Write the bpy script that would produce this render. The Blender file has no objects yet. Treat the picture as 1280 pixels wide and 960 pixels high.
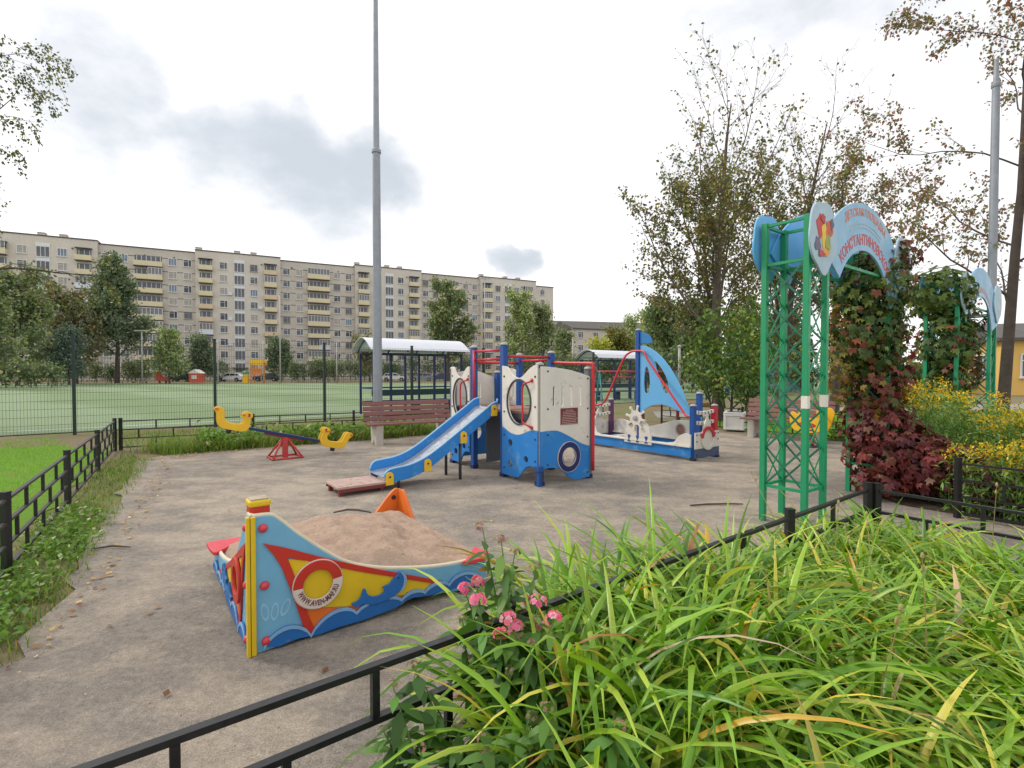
import bpy, bmesh, math, random
import numpy as np
from mathutils import Vector, Matrix

C = bpy.context.scene
COL = C.collection
PI = math.pi
Q = math.radians
# the place is laid out on two axes: u along the front railing, v away from it
UX, UY = .8, .6
TH = math.atan2(UY, UX)

def W(u, v, z=0.0):
    return Vector((UX*u - UY*v, UY*u + UX*v, z))

# ------------------------------------------------------------------ materials
def lin(c):
    out = []
    for v in c[:3]:
        v = v/255.0
        out.append(v/12.92 if v <= .04045 else ((v+.055)/1.055)**2.4)
    return (out[0], out[1], out[2], 1.0)

def newmat(name):
    m = bpy.data.materials.new(name); m.use_nodes = True
    nt = m.node_tree
    return m, nt, nt.nodes['Principled BSDF'], nt.nodes['Material Output']

def node(nt, kind, **kw):
    n = nt.nodes.new(kind)
    for k, v in kw.items():
        if k.startswith('i_'):
            key = k[2:]
            key = int(key) if key.isdigit() else key.replace('_', ' ')
            n.inputs[key].default_value = v
        else:
            setattr(n, k, v)
    return n

def mixc(nt, fac, a, b, mode='MIX'):
    n = nt.nodes.new('ShaderNodeMix'); n.data_type = 'RGBA'; n.blend_type = mode
    for sock, v in ((n.inputs[0], fac), (n.inputs[6], a), (n.inputs[7], b)):
        if hasattr(v, 'is_output'): nt.links.new(v, sock)
        elif isinstance(v, (int, float)): sock.default_value = v
        else: sock.default_value = v
    return n.outputs[2]

def ramp(nt, src, stops):
    n = nt.nodes.new('ShaderNodeValToRGB')
    el = n.color_ramp.elements
    while len(el) > 1: el.remove(el[-1])
    for i, (p, c) in enumerate(stops):
        e = el[0] if i == 0 else el.new(p)
        e.position = p
        e.color = c if len(c) == 4 else (*c, 1)
    nt.links.new(src, n.inputs[0])
    return n.outputs[0]

def noise(nt, co, scale, detail=4, rough=.6, sc=None):
    if sc:
        mp = node(nt, 'ShaderNodeMapping'); mp.inputs['Scale'].default_value = sc
        nt.links.new(co, mp.inputs[0]); co = mp.outputs[0]
    n = node(nt, 'ShaderNodeTexNoise'); n.inputs['Scale'].default_value = scale
    n.inputs['Detail'].default_value = detail; n.inputs['Roughness'].default_value = rough
    nt.links.new(co, n.inputs['Vector'])
    return n.outputs['Fac']

def coords(nt, kind='Object'):
    return node(nt, 'ShaderNodeTexCoord').outputs[kind]

def G(v): return (v, v, v, 1)

def paint(name, col, rough=.45, var=.12, scale=6, wear=None, wearamt=.62, wscale=14, metal=0, bump=.0, bscale=60):
    """painted or plain surface: base colour, soft tonal drift, optional dirt or wear with its own shape"""
    m, nt, bs, out = newmat(name)
    co = coords(nt)
    base = lin(col)
    n1 = noise(nt, co, scale, 5, .65)
    f = ramp(nt, n1, [(.25, G(1-var)), (.75, G(1+var*.5))])
    c = mixc(nt, 1.0, base, f, 'MULTIPLY')
    if wear is not None:
        n2 = noise(nt, co, wscale, 8, .72)
        mk = ramp(nt, n2, [(wearamt, G(0)), (min(.99, wearamt+.09), G(1))])
        c = mixc(nt, mk, c, lin(wear))
    nt.links.new(c, bs.inputs['Base Color'])
    bs.inputs['Roughness'].default_value = rough
    bs.inputs['Metallic'].default_value = metal
    r = ramp(nt, noise(nt, co, scale*3, 4), [(.3, G(max(0, rough-.1))), (.7, G(min(1, rough+.15)))])
    nt.links.new(r, bs.inputs['Roughness'])
    if bump:
        b = node(nt, 'ShaderNodeBump'); b.inputs['Strength'].default_value = bump
        b.inputs['Distance'].default_value = .01
        nt.links.new(noise(nt, co, bscale, 6, .7), b.inputs['Height'])
        nt.links.new(b.outputs[0], bs.inputs['Normal'])
    return m

def leafmat(name, rough=.5, transl=.3, spec=.35):
    """leaf colour comes from the per-leaf tint of the plant"""
    m, nt, bs, out = newmat(name)
    at = node(nt, 'ShaderNodeAttribute'); at.attribute_name = 'tint'
    nt.links.new(at.outputs['Color'], bs.inputs['Base Color'])
    bs.inputs['Roughness'].default_value = rough
    bs.inputs['Specular IOR Level'].default_value = spec
    tr = node(nt, 'ShaderNodeBsdfTranslucent')
    t = mixc(nt, 1.0, at.outputs['Color'], (1.3, 1.35, .7, 1), 'MULTIPLY')
    nt.links.new(t, tr.inputs['Color'])
    mx = node(nt, 'ShaderNodeMixShader'); mx.inputs[0].default_value = transl
    nt.links.new(bs.outputs[0], mx.inputs[1]); nt.links.new(tr.outputs[0], mx.inputs[2])
    nt.links.new(mx.outputs[0], out.inputs['Surface'])
    return m

# ------------------------------------------------------------------ mesh builder
def frame(o, x, y):
    """matrix whose local x, y run along x, y and whose z is their normal"""
    x = Vector(x).normalized(); y = Vector(y).normalized(); z = x.cross(y)
    m = Matrix.Identity(4)
    for i in range(3):
        m[i][0] = x[i]; m[i][1] = y[i]; m[i][2] = z[i]; m[i][3] = o[i]
    return m

class MB:
    def __init__(s): s.v = []; s.f = []; s.m = []; s.cur = 0
    def add(s, vs, fs, mi=None):
        k = len(s.v); s.v.extend([tuple(p) for p in vs])
        mi = s.cur if mi is None else mi
        for f in fs:
            s.f.append(tuple(i+k for i in f)); s.m.append(mi)
        return s
    def box(s, c, d, M=None, mi=None, rz=0):
        hx, hy, hz = d[0]/2, d[1]/2, d[2]/2
        R = M or (Matrix.Translation(Vector(c)) @ Matrix.Rotation(rz, 4, 'Z'))
        if M: R = M @ Matrix.Translation(Vector(c))
        vs = [R @ Vector((x*hx, y*hy, z*hz)) for z in (-1, 1) for y in (-1, 1) for x in (-1, 1)]
        return s.add(vs, [(0, 2, 3, 1), (4, 5, 7, 6), (0, 1, 5, 4), (2, 6, 7, 3), (0, 4, 6, 2), (1, 3, 7, 5)], mi)
    def bar(s, a, b, w, h=None, mi=None, up=(0, 0, 1)):
        h = h or w; a = Vector(a); b = Vector(b); d = (b-a)
        L = d.length; d.normalize(); upv = Vector(up)
        if abs(d.dot(upv)) > .98: upv = Vector((1, 0, 0))
        x = d.cross(upv).normalized(); y = x.cross(d)
        vs = []
        for p in (a, b):
            for i, j in ((-1, -1), (1, -1), (1, 1), (-1, 1)):
                vs.append(p + x*(i*w/2) + y*(j*h/2))
        return s.add(vs, [(3, 2, 1, 0), (4, 5, 6, 7), (0, 1, 5, 4), (1, 2, 6, 5), (2, 3, 7, 6), (3, 0, 4, 7)], mi)
    def tube(s, pts, r, n=8, mi=None, closed=False, caps=True):
        pts = [Vector(p) for p in pts]; N = len(pts)
        rs = r if isinstance(r, (list, tuple)) else [r]*N
        vs = []; prev = None
        for i in range(N):
            if closed: t = pts[(i+1) % N]-pts[i-1]
            else: t = pts[min(i+1, N-1)]-pts[max(i-1, 0)]
            if t.length < 1e-9: t = Vector((0, 0, 1))
            t.normalize()
            if prev is None:
                a = Vector((0, 0, 1)) if abs(t.z) < .9 else Vector((1, 0, 0))
                x = t.cross(a).normalized()
            else:
                x = prev - t*prev.dot(t)
                x = x.normalized() if x.length > 1e-6 else t.orthogonal().normalized()
            prev = x; y = t.cross(x)
            for k in range(n):
                a = 2*PI*k/n
                vs.append(pts[i] + (x*math.cos(a)+y*math.sin(a))*rs[i])
        fs = []
        for i in range(N if closed else N-1):
            j = (i+1) % N
            for k in range(n):
                fs.append((i*n+k, i*n+(k+1) % n, j*n+(k+1) % n, j*n+k))
        if caps and not closed:
            fs.append(tuple(range(n-1, -1, -1))); fs.append(tuple((N-1)*n+k for k in range(n)))
        return s.add(vs, fs, mi)
    def lathe(s, prof, c=(0, 0, 0), n=16, mi=None, M=None):
        vs = []
        for r, z in prof:
            for k in range(n):
                a = 2*PI*k/n; p = Vector((c[0]+r*math.cos(a), c[1]+r*math.sin(a), c[2]+z))
                vs.append(M @ p if M else p)
        fs = []
        for i in range(len(prof)-1):
            for k in range(n):
                fs.append((i*n+k, i*n+(k+1) % n, (i+1)*n+(k+1) % n, (i+1)*n+k))
        fs.append(tuple(range(n-1, -1, -1))); fs.append(tuple((len(prof)-1)*n+k for k in range(n)))
        return s.add(vs, fs, mi)
    def prism(s, poly, M, t, mi=None):
        n = len(poly)
        vs = [M @ Vector((x, y, 0)) for x, y in poly]+[M @ Vector((x, y, t)) for x, y in poly]
        fs = [tuple(range(n-1, -1, -1)), tuple(range(n, 2*n))]+[(i, (i+1) % n, n+(i+1) % n, n+i) for i in range(n)]
        return s.add(vs, fs, mi)
    def plate(s, loops, M, t, mi=None, bev=.004):
        """flat board with holes and eased edges; the board's middle plane is M's xy plane"""
        cu = bpy.data.curves.new('tmp', 'CURVE'); cu.dimensions = '2D'; cu.fill_mode = 'BOTH'
        b = min(bev, t*.4)
        cu.extrude = t/2-b; cu.bevel_depth = b; cu.bevel_resolution = 1; cu.offset = -b
        for lp in loops:
            sp = cu.splines.new('POLY'); sp.points.add(len(lp)-1); sp.use_cyclic_u = True
            for p, q in zip(sp.points, lp): p.co = (q[0], q[1], 0, 1)
        o = bpy.data.objects.new('tmp', cu)
        me = bpy.data.meshes.new_from_object(o)
        s.add([M @ v.co for v in me.vertices], [tuple(p.vertices) for p in me.polygons], mi)
        bpy.data.objects.remove(o); bpy.data.curves.remove(cu); bpy.data.meshes.remove(me)
        return s
    def text(s, body, size, M, ext=.0015, mi=None, warp=None, sx=1.0, bold=0.0, width=None):
        cu = bpy.data.curves.new('tmp', 'FONT'); cu.body = body; cu.size = size; cu.extrude = ext
        cu.align_x = 'CENTER'; cu.align_y = 'BOTTOM_BASELINE'; cu.offset = bold; cu.resolution_u = 3
        o = bpy.data.objects.new('tmp', cu)
        me = bpy.data.meshes.new_from_object(o)
        pts = [v.co.copy() for v in me.vertices]
        if width and pts:
            w = max(p.x for p in pts)-min(p.x for p in pts); k = width/w
            for p in pts: p.x *= k
        vs = []
        for p in pts:
            p.x *= sx
            if warp: p = warp(p)
            vs.append(M @ p)
        s.add(vs, [tuple(p.vertices) for p in me.polygons], mi)
        bpy.data.objects.remove(o); bpy.data.curves.remove(cu); bpy.data.meshes.remove(me)
        return s
    def mesh(s, name, mats, smooth=False):
        me = bpy.data.meshes.new(name)
        me.from_pydata(s.v, [], s.f)
        for m in (mats if isinstance(mats, (list, tuple)) else [mats]): me.materials.append(m)
        if len(me.materials) > 1: me.polygons.foreach_set('material_index', s.m)
        if smooth: me.polygons.foreach_set('use_smooth', [True]*len(me.polygons))
        me.update()
        return me
    def build(s, name, mats, parent=None, smooth=False, bevel=0, auto=None):
        me = s.mesh(name, mats, smooth)
        o = bpy.data.objects.new(name, me); COL.objects.link(o)
        if parent is not None: o.parent = parent
        if auto is not None:
            me.polygons.foreach_set('use_smooth', [True]*len(me.polygons))
            bm = bmesh.new(); bm.from_mesh(me)
            for e in bm.edges:
                if len(e.link_faces) == 2 and e.calc_face_angle(0) > auto: e.smooth = False
            bm.to_mesh(me); bm.free()
        if bevel:
            md = o.modifiers.new('ease', 'BEVEL'); md.width = bevel; md.segments = 2; md.limit_method = 'ANGLE'; md.angle_limit = Q(40)
        return o

def thing(name, label, cat, loc=(0, 0, 0), rz=0.0, group=None):
    o = bpy.data.objects.new(name, None); COL.objects.link(o)
    o.location = loc; o.rotation_euler = (0, 0, rz); o.empty_display_size = .1
    o['label'] = label; o['category'] = cat
    if group: o['group'] = group
    return o

def tag(o, label, cat, group=None, kind=None):
    o['label'] = label; o['category'] = cat
    if group: o['group'] = group
    if kind: o['kind'] = kind
    return o

def part(name, me, parent, loc=(0, 0, 0), rot=(0, 0, 0), label=None):
    o = bpy.data.objects.new(name, me); COL.objects.link(o); o.parent = parent
    o.location = loc; o.rotation_euler = rot
    if label: o['label'] = label
    return o

def dup(root, loc, rz, label, group=None):
    r = root.copy(); COL.objects.link(r); r.location = loc; r.rotation_euler = (0, 0, rz)
    r['label'] = label
    if group: r['group'] = group
    for ch in list(root.children):
        c = ch.copy(); COL.objects.link(c); c.parent = r
        for g in list(ch.children):
            d = g.copy(); COL.objects.link(d); d.parent = c
    return r

def circle(cx, cy, rx, ry=None, n=40, a0=0):
    ry = rx if ry is None else ry
    return [(cx+rx*math.cos(a0+2*PI*i/n), cy+ry*math.sin(a0+2*PI*i/n)) for i in range(n)]

def smooth2(pts, k=6, closed=False):
    """Catmull-Rom through 2D or 3D points"""
    P = [Vector(p) for p in pts]; out = []; n = len(P)
    rng = range(n if closed else n-1)
    for i in rng:
        p0 = P[i-1] if (closed or i > 0) else P[i]
        p1 = P[i]; p2 = P[(i+1) % n]
        p3 = P[(i+2) % n] if (closed or i+2 < n) else p2
        for j in range(k):
            t = j/k
            out.append(tuple(.5*((2*p1)+(p2-p0)*t+(2*p0-5*p1+4*p2-p3)*t*t+(3*p1-p0-3*p2+p3)*t**3)))
    if not closed: out.append(tuple(P[-1]))
    return out

def stadium(cx, cy, w, h, n=8):
    r = w/2; out = []
    for i in range(n+1):
        a = PI*i/n; out.append((cx+r*math.cos(a), cy+h/2-r+r*math.sin(a)))
    for i in range(n+1):
        a = PI+PI*i/n; out.append((cx+r*math.cos(a), cy-h/2+r+r*math.sin(a)))
    return out

def np_mesh(name, verts, faces4, mats, parent=None, tint=None, smooth=False, faces3=None):
    """fast mesh of quads (N,4) from numpy arrays; tint is one colour per vertex (leaf colour)"""
    me = bpy.data.meshes.new(name)
    nv, nf = len(verts), len(faces4)
    me.vertices.add(nv); me.vertices.foreach_set('co', np.asarray(verts, np.float32).ravel())
    me.loops.add(nf*4); me.loops.foreach_set('vertex_index', np.asarray(faces4, np.int32).ravel())
    me.polygons.add(nf)
    me.polygons.foreach_set('loop_start', np.arange(nf, dtype=np.int32)*4)
    if smooth: me.polygons.foreach_set('use_smooth', np.ones(nf, bool))
    for m in (mats if isinstance(mats, (list, tuple)) else [mats]): me.materials.append(m)
    if tint is not None:
        a = me.attributes.new('tint', 'FLOAT_COLOR', 'POINT')
        t4 = np.ones((nv, 4), np.float32); t4[:, :3] = tint
        a.data.foreach_set('color', t4.ravel())
    me.update(calc_edges=True); me.validate()
    o = bpy.data.objects.new(name, me); COL.objects.link(o)
    if parent is not None: o.parent = parent
    return o

def pick(rng, pal, n, jit=.15):
    """n leaf colours from a palette of (weight, sRGB)"""
    w = np.array([p[0] for p in pal], float); w /= w.sum()
    cols = np.array([lin(p[1])[:3] for p in pal])
    c = cols[rng.choice(len(pal), n, p=w)]
    return np.clip(c*(1+rng.uniform(-jit, jit, (n, 1)))*(1+rng.uniform(-jit*.4, jit*.4, (n, 3))), 0, 1)

def unit(a): return a/np.maximum(1e-9, np.linalg.norm(a, axis=-1, keepdims=True))

def leaf_quads(rng, pts, size, up=.35, long=1.5, droop=0.0):
    """one pointed leaf per point, turned at random; returns verts and faces"""
    n = len(pts)
    d = rng.normal(size=(n, 3)); d[:, 2] -= droop; d = unit(d)
    nr = rng.normal(size=(n, 3)); nr[:, 2] += up*3
    s = unit(np.cross(d, nr)); s = np.nan_to_num(s)
    nn = unit(np.cross(s, d))
    L = (size*rng.uniform(.65, 1.3, n))[:, None]; w = L/long*.5
    b = pts; tip = pts+d*L - np.array([0, 0, .12])*L
    m1 = pts+d*L*.45+s*w+nn*L*.06; m2 = pts+d*L*.45-s*w+nn*L*.06
    V = np.stack([b, m1, tip, m2], 1).reshape(-1, 3)
    F = np.arange(n*4).reshape(-1, 4)
    return V, F
# ------------------------------------------------------------------ the ground
def ground_mat(name, build):
    m, nt, bs, out = newmat(name); co = coords(nt)
    c, h, r = build(nt, co)
    nt.links.new(c, bs.inputs['Base Color']); bs.inputs['Roughness'].default_value = r
    bs.inputs['Specular IOR Level'].default_value = .25
    if h is not None:
        b = node(nt, 'ShaderNodeBump'); b.inputs['Strength'].default_value = .7; b.inputs['Distance'].default_value = .03
        nt.links.new(h, b.inputs['Height']); nt.links.new(b.outputs[0], bs.inputs['Normal'])
    return m

def b_dirt(nt, co):
    big = noise(nt, co, .55, 6, .62)
    mid = noise(nt, co, 2.1, 9, .7, (1, 1.5, 1))
    fine = noise(nt, co, 26, 6, .75)
    grit = noise(nt, co, 130, 3, .7)
    grey = mixc(nt, ramp(nt, fine, [(.3, G(0)), (.7, G(1))]), lin((118, 111, 103)), lin((160, 151, 140)))
    tan = mixc(nt, ramp(nt, fine, [(.3, G(0)), (.7, G(1))]), lin((160, 147, 130)), lin((191, 177, 159)))
    add = node(nt, 'ShaderNodeMath', operation='ADD'); nt.links.new(big, add.inputs[0]); nt.links.new(mid, add.inputs[1])
    f = ramp(nt, add.outputs[0], [(.36, G(0)), (.58, G(1))])
    f2 = node(nt, 'ShaderNodeMath', operation='MULTIPLY'); f2.inputs[1].default_value = .5
    nt.links.new(add.outputs[0], f2.inputs[0])
    f = ramp(nt, f2.outputs[0], [(.44, G(.0)), (.57, G(1))])
    c = mixc(nt, f, grey, tan)
    st = ramp(nt, noise(nt, co, 1.3, 10, .78), [(.60, G(0)), (.68, G(.55))])
    c = mixc(nt, st, c, lin((104, 97, 89)))
    sp = ramp(nt, grit, [(.36, G(.70)), (.5, G(1.0)), (.66, G(1.22))])
    c = mixc(nt, 1.0, c, sp, 'MULTIPLY')
    peb = ramp(nt, noise(nt, co, 75, 2, .5), [(.70, G(0)), (.73, G(.5))])
    c = mixc(nt, peb, c, lin((196, 184, 170)))
    cl = noise(nt, co, 7.5, 6, .72)
    c = mixc(nt, 1.0, c, ramp(nt, cl, [(.32, G(.86)), (.5, G(1.0)), (.68, G(1.07))]), 'MULTIPLY')
    hh = node(nt, 'ShaderNodeMath', operation='ADD'); nt.links.new(fine, hh.inputs[0])
    g2 = node(nt, 'ShaderNodeMath', operation='MULTIPLY'); g2.inputs[1].default_value = .5
    nt.links.new(grit, g2.inputs[0]); nt.links.new(g2.outputs[0], hh.inputs[1])
    return c, hh.outputs[0], .95

def b_earth(nt, co):
    n1 = noise(nt, co, .7, 8, .7); n2 = noise(nt, co, 9, 8, .75)
    gr = mixc(nt, n2, lin((66, 88, 30)), lin((128, 150, 62)))
    br = mixc(nt, n2, lin((92, 80, 58)), lin((150, 136, 108)))
    c = mixc(nt, ramp(nt, n1, [(.36, G(0)), (.5, G(1))]), gr, br)
    return c, n2, 1.0

def b_turf(nt, co):
    n1 = noise(nt, co, .16, 6, .6); n2 = noise(nt, co, 14, 5, .8)
    c = mixc(nt, n1, lin((104, 126, 84)), lin((132, 150, 110)))
    wv = node(nt, 'ShaderNodeTexWave'); wv.inputs['Scale'].default_value = .04; wv.inputs['Distortion'].default_value = 4
    mp = node(nt, 'ShaderNodeMapping'); mp.inputs['Rotation'].default_value = (0, 0, Q(-50))
    nt.links.new(co, mp.inputs[0]); nt.links.new(mp.outputs[0], wv.inputs[0])
    c = mixc(nt, ramp(nt, wv.outputs['Fac'], [(.3, G(0)), (.7, G(.22))]), c, lin((168, 182, 156)))
    c = mixc(nt, 1.0, c, ramp(nt, n2, [(.3, G(.82)), (.7, G(1.1))]), 'MULTIPLY')
    return c, n2, .9

def b_soil(nt, co):
    n2 = noise(nt, co, 22, 8, .75)
    return mixc(nt, n2, lin((40, 33, 26)), lin((96, 80, 62))), n2, 1.0

M_DIRT = ground_mat('packed_dirt', b_dirt)
M_EARTH = ground_mat('meadow_earth', b_earth)
M_TURF = ground_mat('pitch_turf', b_turf)
def b_lawn(nt, co):
    n1 = noise(nt, co, .9, 7, .7); n2 = noise(nt, co, 16, 8, .8)
    c = mixc(nt, n2, lin((72, 110, 26)), lin((122, 160, 50)))
    return mixc(nt, ramp(nt, n1, [(.62, G(0)), (.72, G(.7))]), c, lin((128, 108, 72))), n2, 1.0
M_LAWN = ground_mat('lawn_turf', b_lawn)
M_SOIL = ground_mat('bed_soil', b_soil)
M_LINE = paint('line_white', (206, 214, 196), .8, .25, 3)

def sheet(name, poly, z, m):
    b = MB(); b.add([(x, y, z) for x, y in poly], [tuple(range(len(poly)))])
    o = b.build(name, m); o['kind'] = 'structure'; return o

def ragged(poly, step, amp, seed):
    rg = random.Random(seed); out = []
    for i in range(len(poly)):
        a = Vector(poly[i]); b = Vector(poly[(i+1) % len(poly)]); d = b-a; n = max(1, int(d.length/step))
        nr = Vector((-d.y, d.x)).normalized()
        for k in range(n):
            p = a+d*(k/n)+nr*rg.uniform(-amp, amp); out.append((p.x, p.y))
    return out

sheet('ground', [(-420, -60), (420, -60), (420, 620), (-420, 620)], -.02, M_EARTH)
DIRT_POLY = [(-3.6, -2), (-2.85, 1.5), (-2.62, 2.64), (-3.2, 3.7), (-4.15, 5.2), (-5.3, 7), (-6.35, 8.7), (-6.15, 9.5), (-5.3, 10.1),
             (-3.1, 11.6), (-1.4, 12.9), (1.5, 14.9), (3.0, 15.4), (4.7, 13.2), (6.9, 11.4), (8.3, 9.6), (9.3, 8.2), (7.4, 7.6), (5.3, 6.3), (5.0, 5.6), (6.2, 3.2), (5.2, -2)]
sheet('playground_surface', ragged(DIRT_POLY, .22, .07, 3), 0, M_DIRT)
sheet('sports_pitch', [(-26, 1.8), (-10.6, 13.3), (14, 31.8), (46, 56), (46, 76), (-110, 68), (-70, 8)], 0, M_TURF)
def strip(name, a, b, w):
    a = Vector(a); b = Vector(b); d = (b-a).normalized(); n = Vector((-d.y, d.x))*w/2
    return sheet(name, [tuple(a+n), tuple(a-n), tuple(b-n), tuple(b+n)], .004, M_LINE)
strip('pitch_marking', (-24, 4.6), (16, 34.6), .1)
strip('pitch_marking', (-60, 29), (30, 55), .12)
strip('pitch_marking', (-16.5, 10.4), (-52, 52), .1)
strip('pitch_marking', (6, 27), (-24, 66), .1)
BED = [W(.1, 1.30), W(4.62, 1.44), W(4.60, -2.6), W(.1, -2.6)]
sheet('flower_bed', [(p.x, p.y) for p in BED], .012, M_SOIL)
GBED = [W(7.0, 2.0), W(7.75, 2.75), W(10.5, 2.75), W(13.5, 1.6), W(13.5, -3), W(7.0, -3)]
sheet('flower_border', [(p.x, p.y) for p in GBED], .008, M_SOIL)
sheet('lawn', ragged([(-2.5, -1), (-2.6, 1.6), (-3.9, 3.7), (-7.85, 9.9), (-9.6, 10.6), (-16, 5.6), (-14, -1)], .3, .1, 9), -.012, M_LAWN)
sheet('lawn', [(7.1, 12.1), (9, 9.6), (12, 10.5), (18, 18), (11, 21), (5, 15.4)], -.012, M_LAWN)
sheet('lawn_path', [(4.9, 17.2), (40, 26), (40, 29), (5.5, 20)], -.012, paint('path_grey', (150, 146, 138), .9, .2, 1))
sheet('yard_road', [(-140, 76), (60, 112), (60, 120), (-140, 84)], -.01, paint('asphalt', (108, 108, 108), .9, .2, .5))

# ------------------------------------------------------------------ grass, weeds, litter
M_GRASS = leafmat('grass_blade', .5, .3)
M_LEAF = leafmat('leaf', .5, .28)
M_BLADE = leafmat('daylily_blade', .36, .26, .5)
M_DRY = leafmat('dry_leaf', .8, .1)

def inpoly(P, poly):
    x, y = P[:, 0], P[:, 1]; ins = np.zeros(len(P), bool); n = len(poly); j = n-1
    for i in range(n):
        xi, yi = poly[i]; xj, yj = poly[j]
        c = ((yi > y) != (yj > y)) & (x < (xj-xi)*(y-yi)/(yj-yi+1e-12)+xi)
        ins ^= c; j = i
    return ins

def spread(rng, poly, n):
    P = np.array(poly); lo, hi = P.min(0), P.max(0); out = np.zeros((0, 2))
    while len(out) < n:
        q = rng.uniform(lo, hi, (n*2, 2)); out = np.concatenate([out, q[inpoly(q, poly)]])
    return out[:n]

def blades(rng, xy, h, w, lean, seg=2, z0=-.02):
    """upright tapering blades that bend over; h, w arrays"""
    n = len(xy); a = rng.uniform(0, 2*PI, n); d = np.stack([np.cos(a), np.sin(a)], 1); s = np.stack([-d[:, 1], d[:, 0]], 1)
    V = np.zeros((n, (seg+1)*2, 3)); le = lean*rng.uniform(.3, 1.4, n)
    for k in range(seg+1):
        t = k/seg; c = xy+d*(h*le*t*t)[:, None]; ww = (w*(1-.85*t))[:, None]*.5
        zz = z0+h*t*(1-.25*le*t)
        V[:, 2*k, :2] = c+s*ww; V[:, 2*k+1, :2] = c-s*ww; V[:, 2*k, 2] = zz; V[:, 2*k+1, 2] = zz
    base = np.arange(n)[:, None]*((seg+1)*2)
    F = np.concatenate([base+np.array([2*k, 2*k+1, 2*k+3, 2*k+2]) for k in range(seg)], 0)
    return V.reshape(-1, 3), F, (seg+1)*2

def grass(name, poly, n, h, w, pal, seed, lean=.5, clump=None):
    rng = np.random.default_rng(seed)
    if clump:
        cs = spread(rng, poly, clump); xy = cs[rng.integers(0, clump, n)]+rng.normal(0, .11, (n, 2)); xy = xy[inpoly(xy, poly)]; n = len(xy)
    else: xy = spread(rng, poly, n)
    hh = h*rng.uniform(.45, 1.25, n); ww = w*rng.uniform(.6, 1.3, n)
    V, F, per = blades(rng, xy, hh, ww, lean)
    o = np_mesh(name, V, F, M_GRASS, tint=np.repeat(pick(rng, pal, n), per, 0)); o['kind'] = 'stuff'
    return o

GP = [(5, (104, 136, 50)), (3, (130, 158, 66)), (2, (84, 114, 42)), (1.6, (164, 162, 92)), (.8, (176, 152, 96))]
GB = [(5, (122, 174, 46)), (3, (142, 188, 58)), (1, (100, 150, 40)), (.4, (178, 172, 90))]
tag(grass('grass', [(-9, .5), (-4.0, 3.3), (-8.0, 9.9), (-10.6, 11.6), (-17, 6.5)], 26000, .075, .008, GB, 11, .6),
    'bright short lawn grass outside the low railing before the pitch', 'grass')
tag(grass('grass', [(-2.75, .8), (-2.55, 2.6), (-3.15, 3.75), (-4.1, 5.3), (-5.2, 7.1), (-6.2, 8.8), (-7.4, 9.7), (-6.5, 8), (-5.1, 5.7), (-3.75, 3.5), (-3.4, .8)], 6000, .095, .009, GP, 12, .8, 330),
    'ragged verge grass along the inside of the low railing', 'grass')
tag(grass('grass', [(-7.4, 9.7), (-6.1, 9.3), (-5.2, 10.0), (-3.0, 11.5), (-1.4, 12.8), (-1.7, 13.3), (-3.8, 12.1), (-5.6, 11.1)], 11000, .3, .014, GP, 13, .8, 420),
    'tall weedy grass along the railing behind the seesaw', 'grass')
tag(grass('grass', [(7.0, 12.2), (8.9, 9.7), (11, 11), (16, 17), (10, 20), (5, 15.4)], 15000, .10, .012, GB, 14, .6),
    'lawn grass under the poplars behind the slatted bench', 'grass')
tag(grass('grass', [(-9, 11.5), (-7.8, 10.2), (-3.7, 12.3), (1, 15.4), (1, 18), (-10, 12.6)], 7000, .14, .012, GP, 15, .7),
    'grass strip between the low railing and the mesh fence', 'grass')

def litter(name, polys, seed, size=.05, z=.012):
    rng = np.random.default_rng(seed); P = []
    for poly, n in polys: P.append(spread(rng, poly, n))
    xy = np.concatenate(P); n = len(xy)
    pts = np.concatenate([xy, np.full((n, 1), z)], 1)
    a = rng.uniform(0, 2*PI, n); d = np.stack([np.cos(a), np.sin(a), rng.uniform(-.05, .25, n)], 1)
    s = np.stack([-d[:, 1], d[:, 0], rng.uniform(-.25, .25, n)], 1); L = (size*rng.uniform(.5, 1.3, n))[:, None]
    V = np.stack([pts, pts+d*L*.5+s*L*.33, pts+d*L, pts+d*L*.5-s*L*.33], 1).reshape(-1, 3)
    V[:, 2] = np.maximum(V[:, 2], .004)
    pal = [(3, (150, 108, 66)), (2, (178, 140, 84)), (2, (120, 84, 58)), (1.4, (196, 168, 96)), (1, (206, 190, 150)), (.7, (150, 60, 44))]
    o = np_mesh(name, V, np.arange(n*4).reshape(-1, 4), M_DRY, tint=np.repeat(pick(rng, pal, n), 4, 0)); o['kind'] = 'stuff'
    return o
tag(litter('leaf_litter', [([(-6.4, 8.7), (-6.1, 9.5), (-5.2, 10), (-4.2, 10.7), (-4.4, 10.2), (-5.4, 9.5), (-5.8, 8.8)], 420),
     ([(-2.5, 1.5), (-2.55, 2.7), (-3.1, 3.8), (-4, 5.3), (-5, 7), (-6, 8.8), (-5.7, 8.6), (-4.7, 7), (-3.8, 5.2), (-2.9, 3.7), (-2.4, 2.4)], 190),
     (DIRT_POLY, 150)], 21, .042), 'dry brown fallen leaves lying along the dirt edge', 'leaves')

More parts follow.
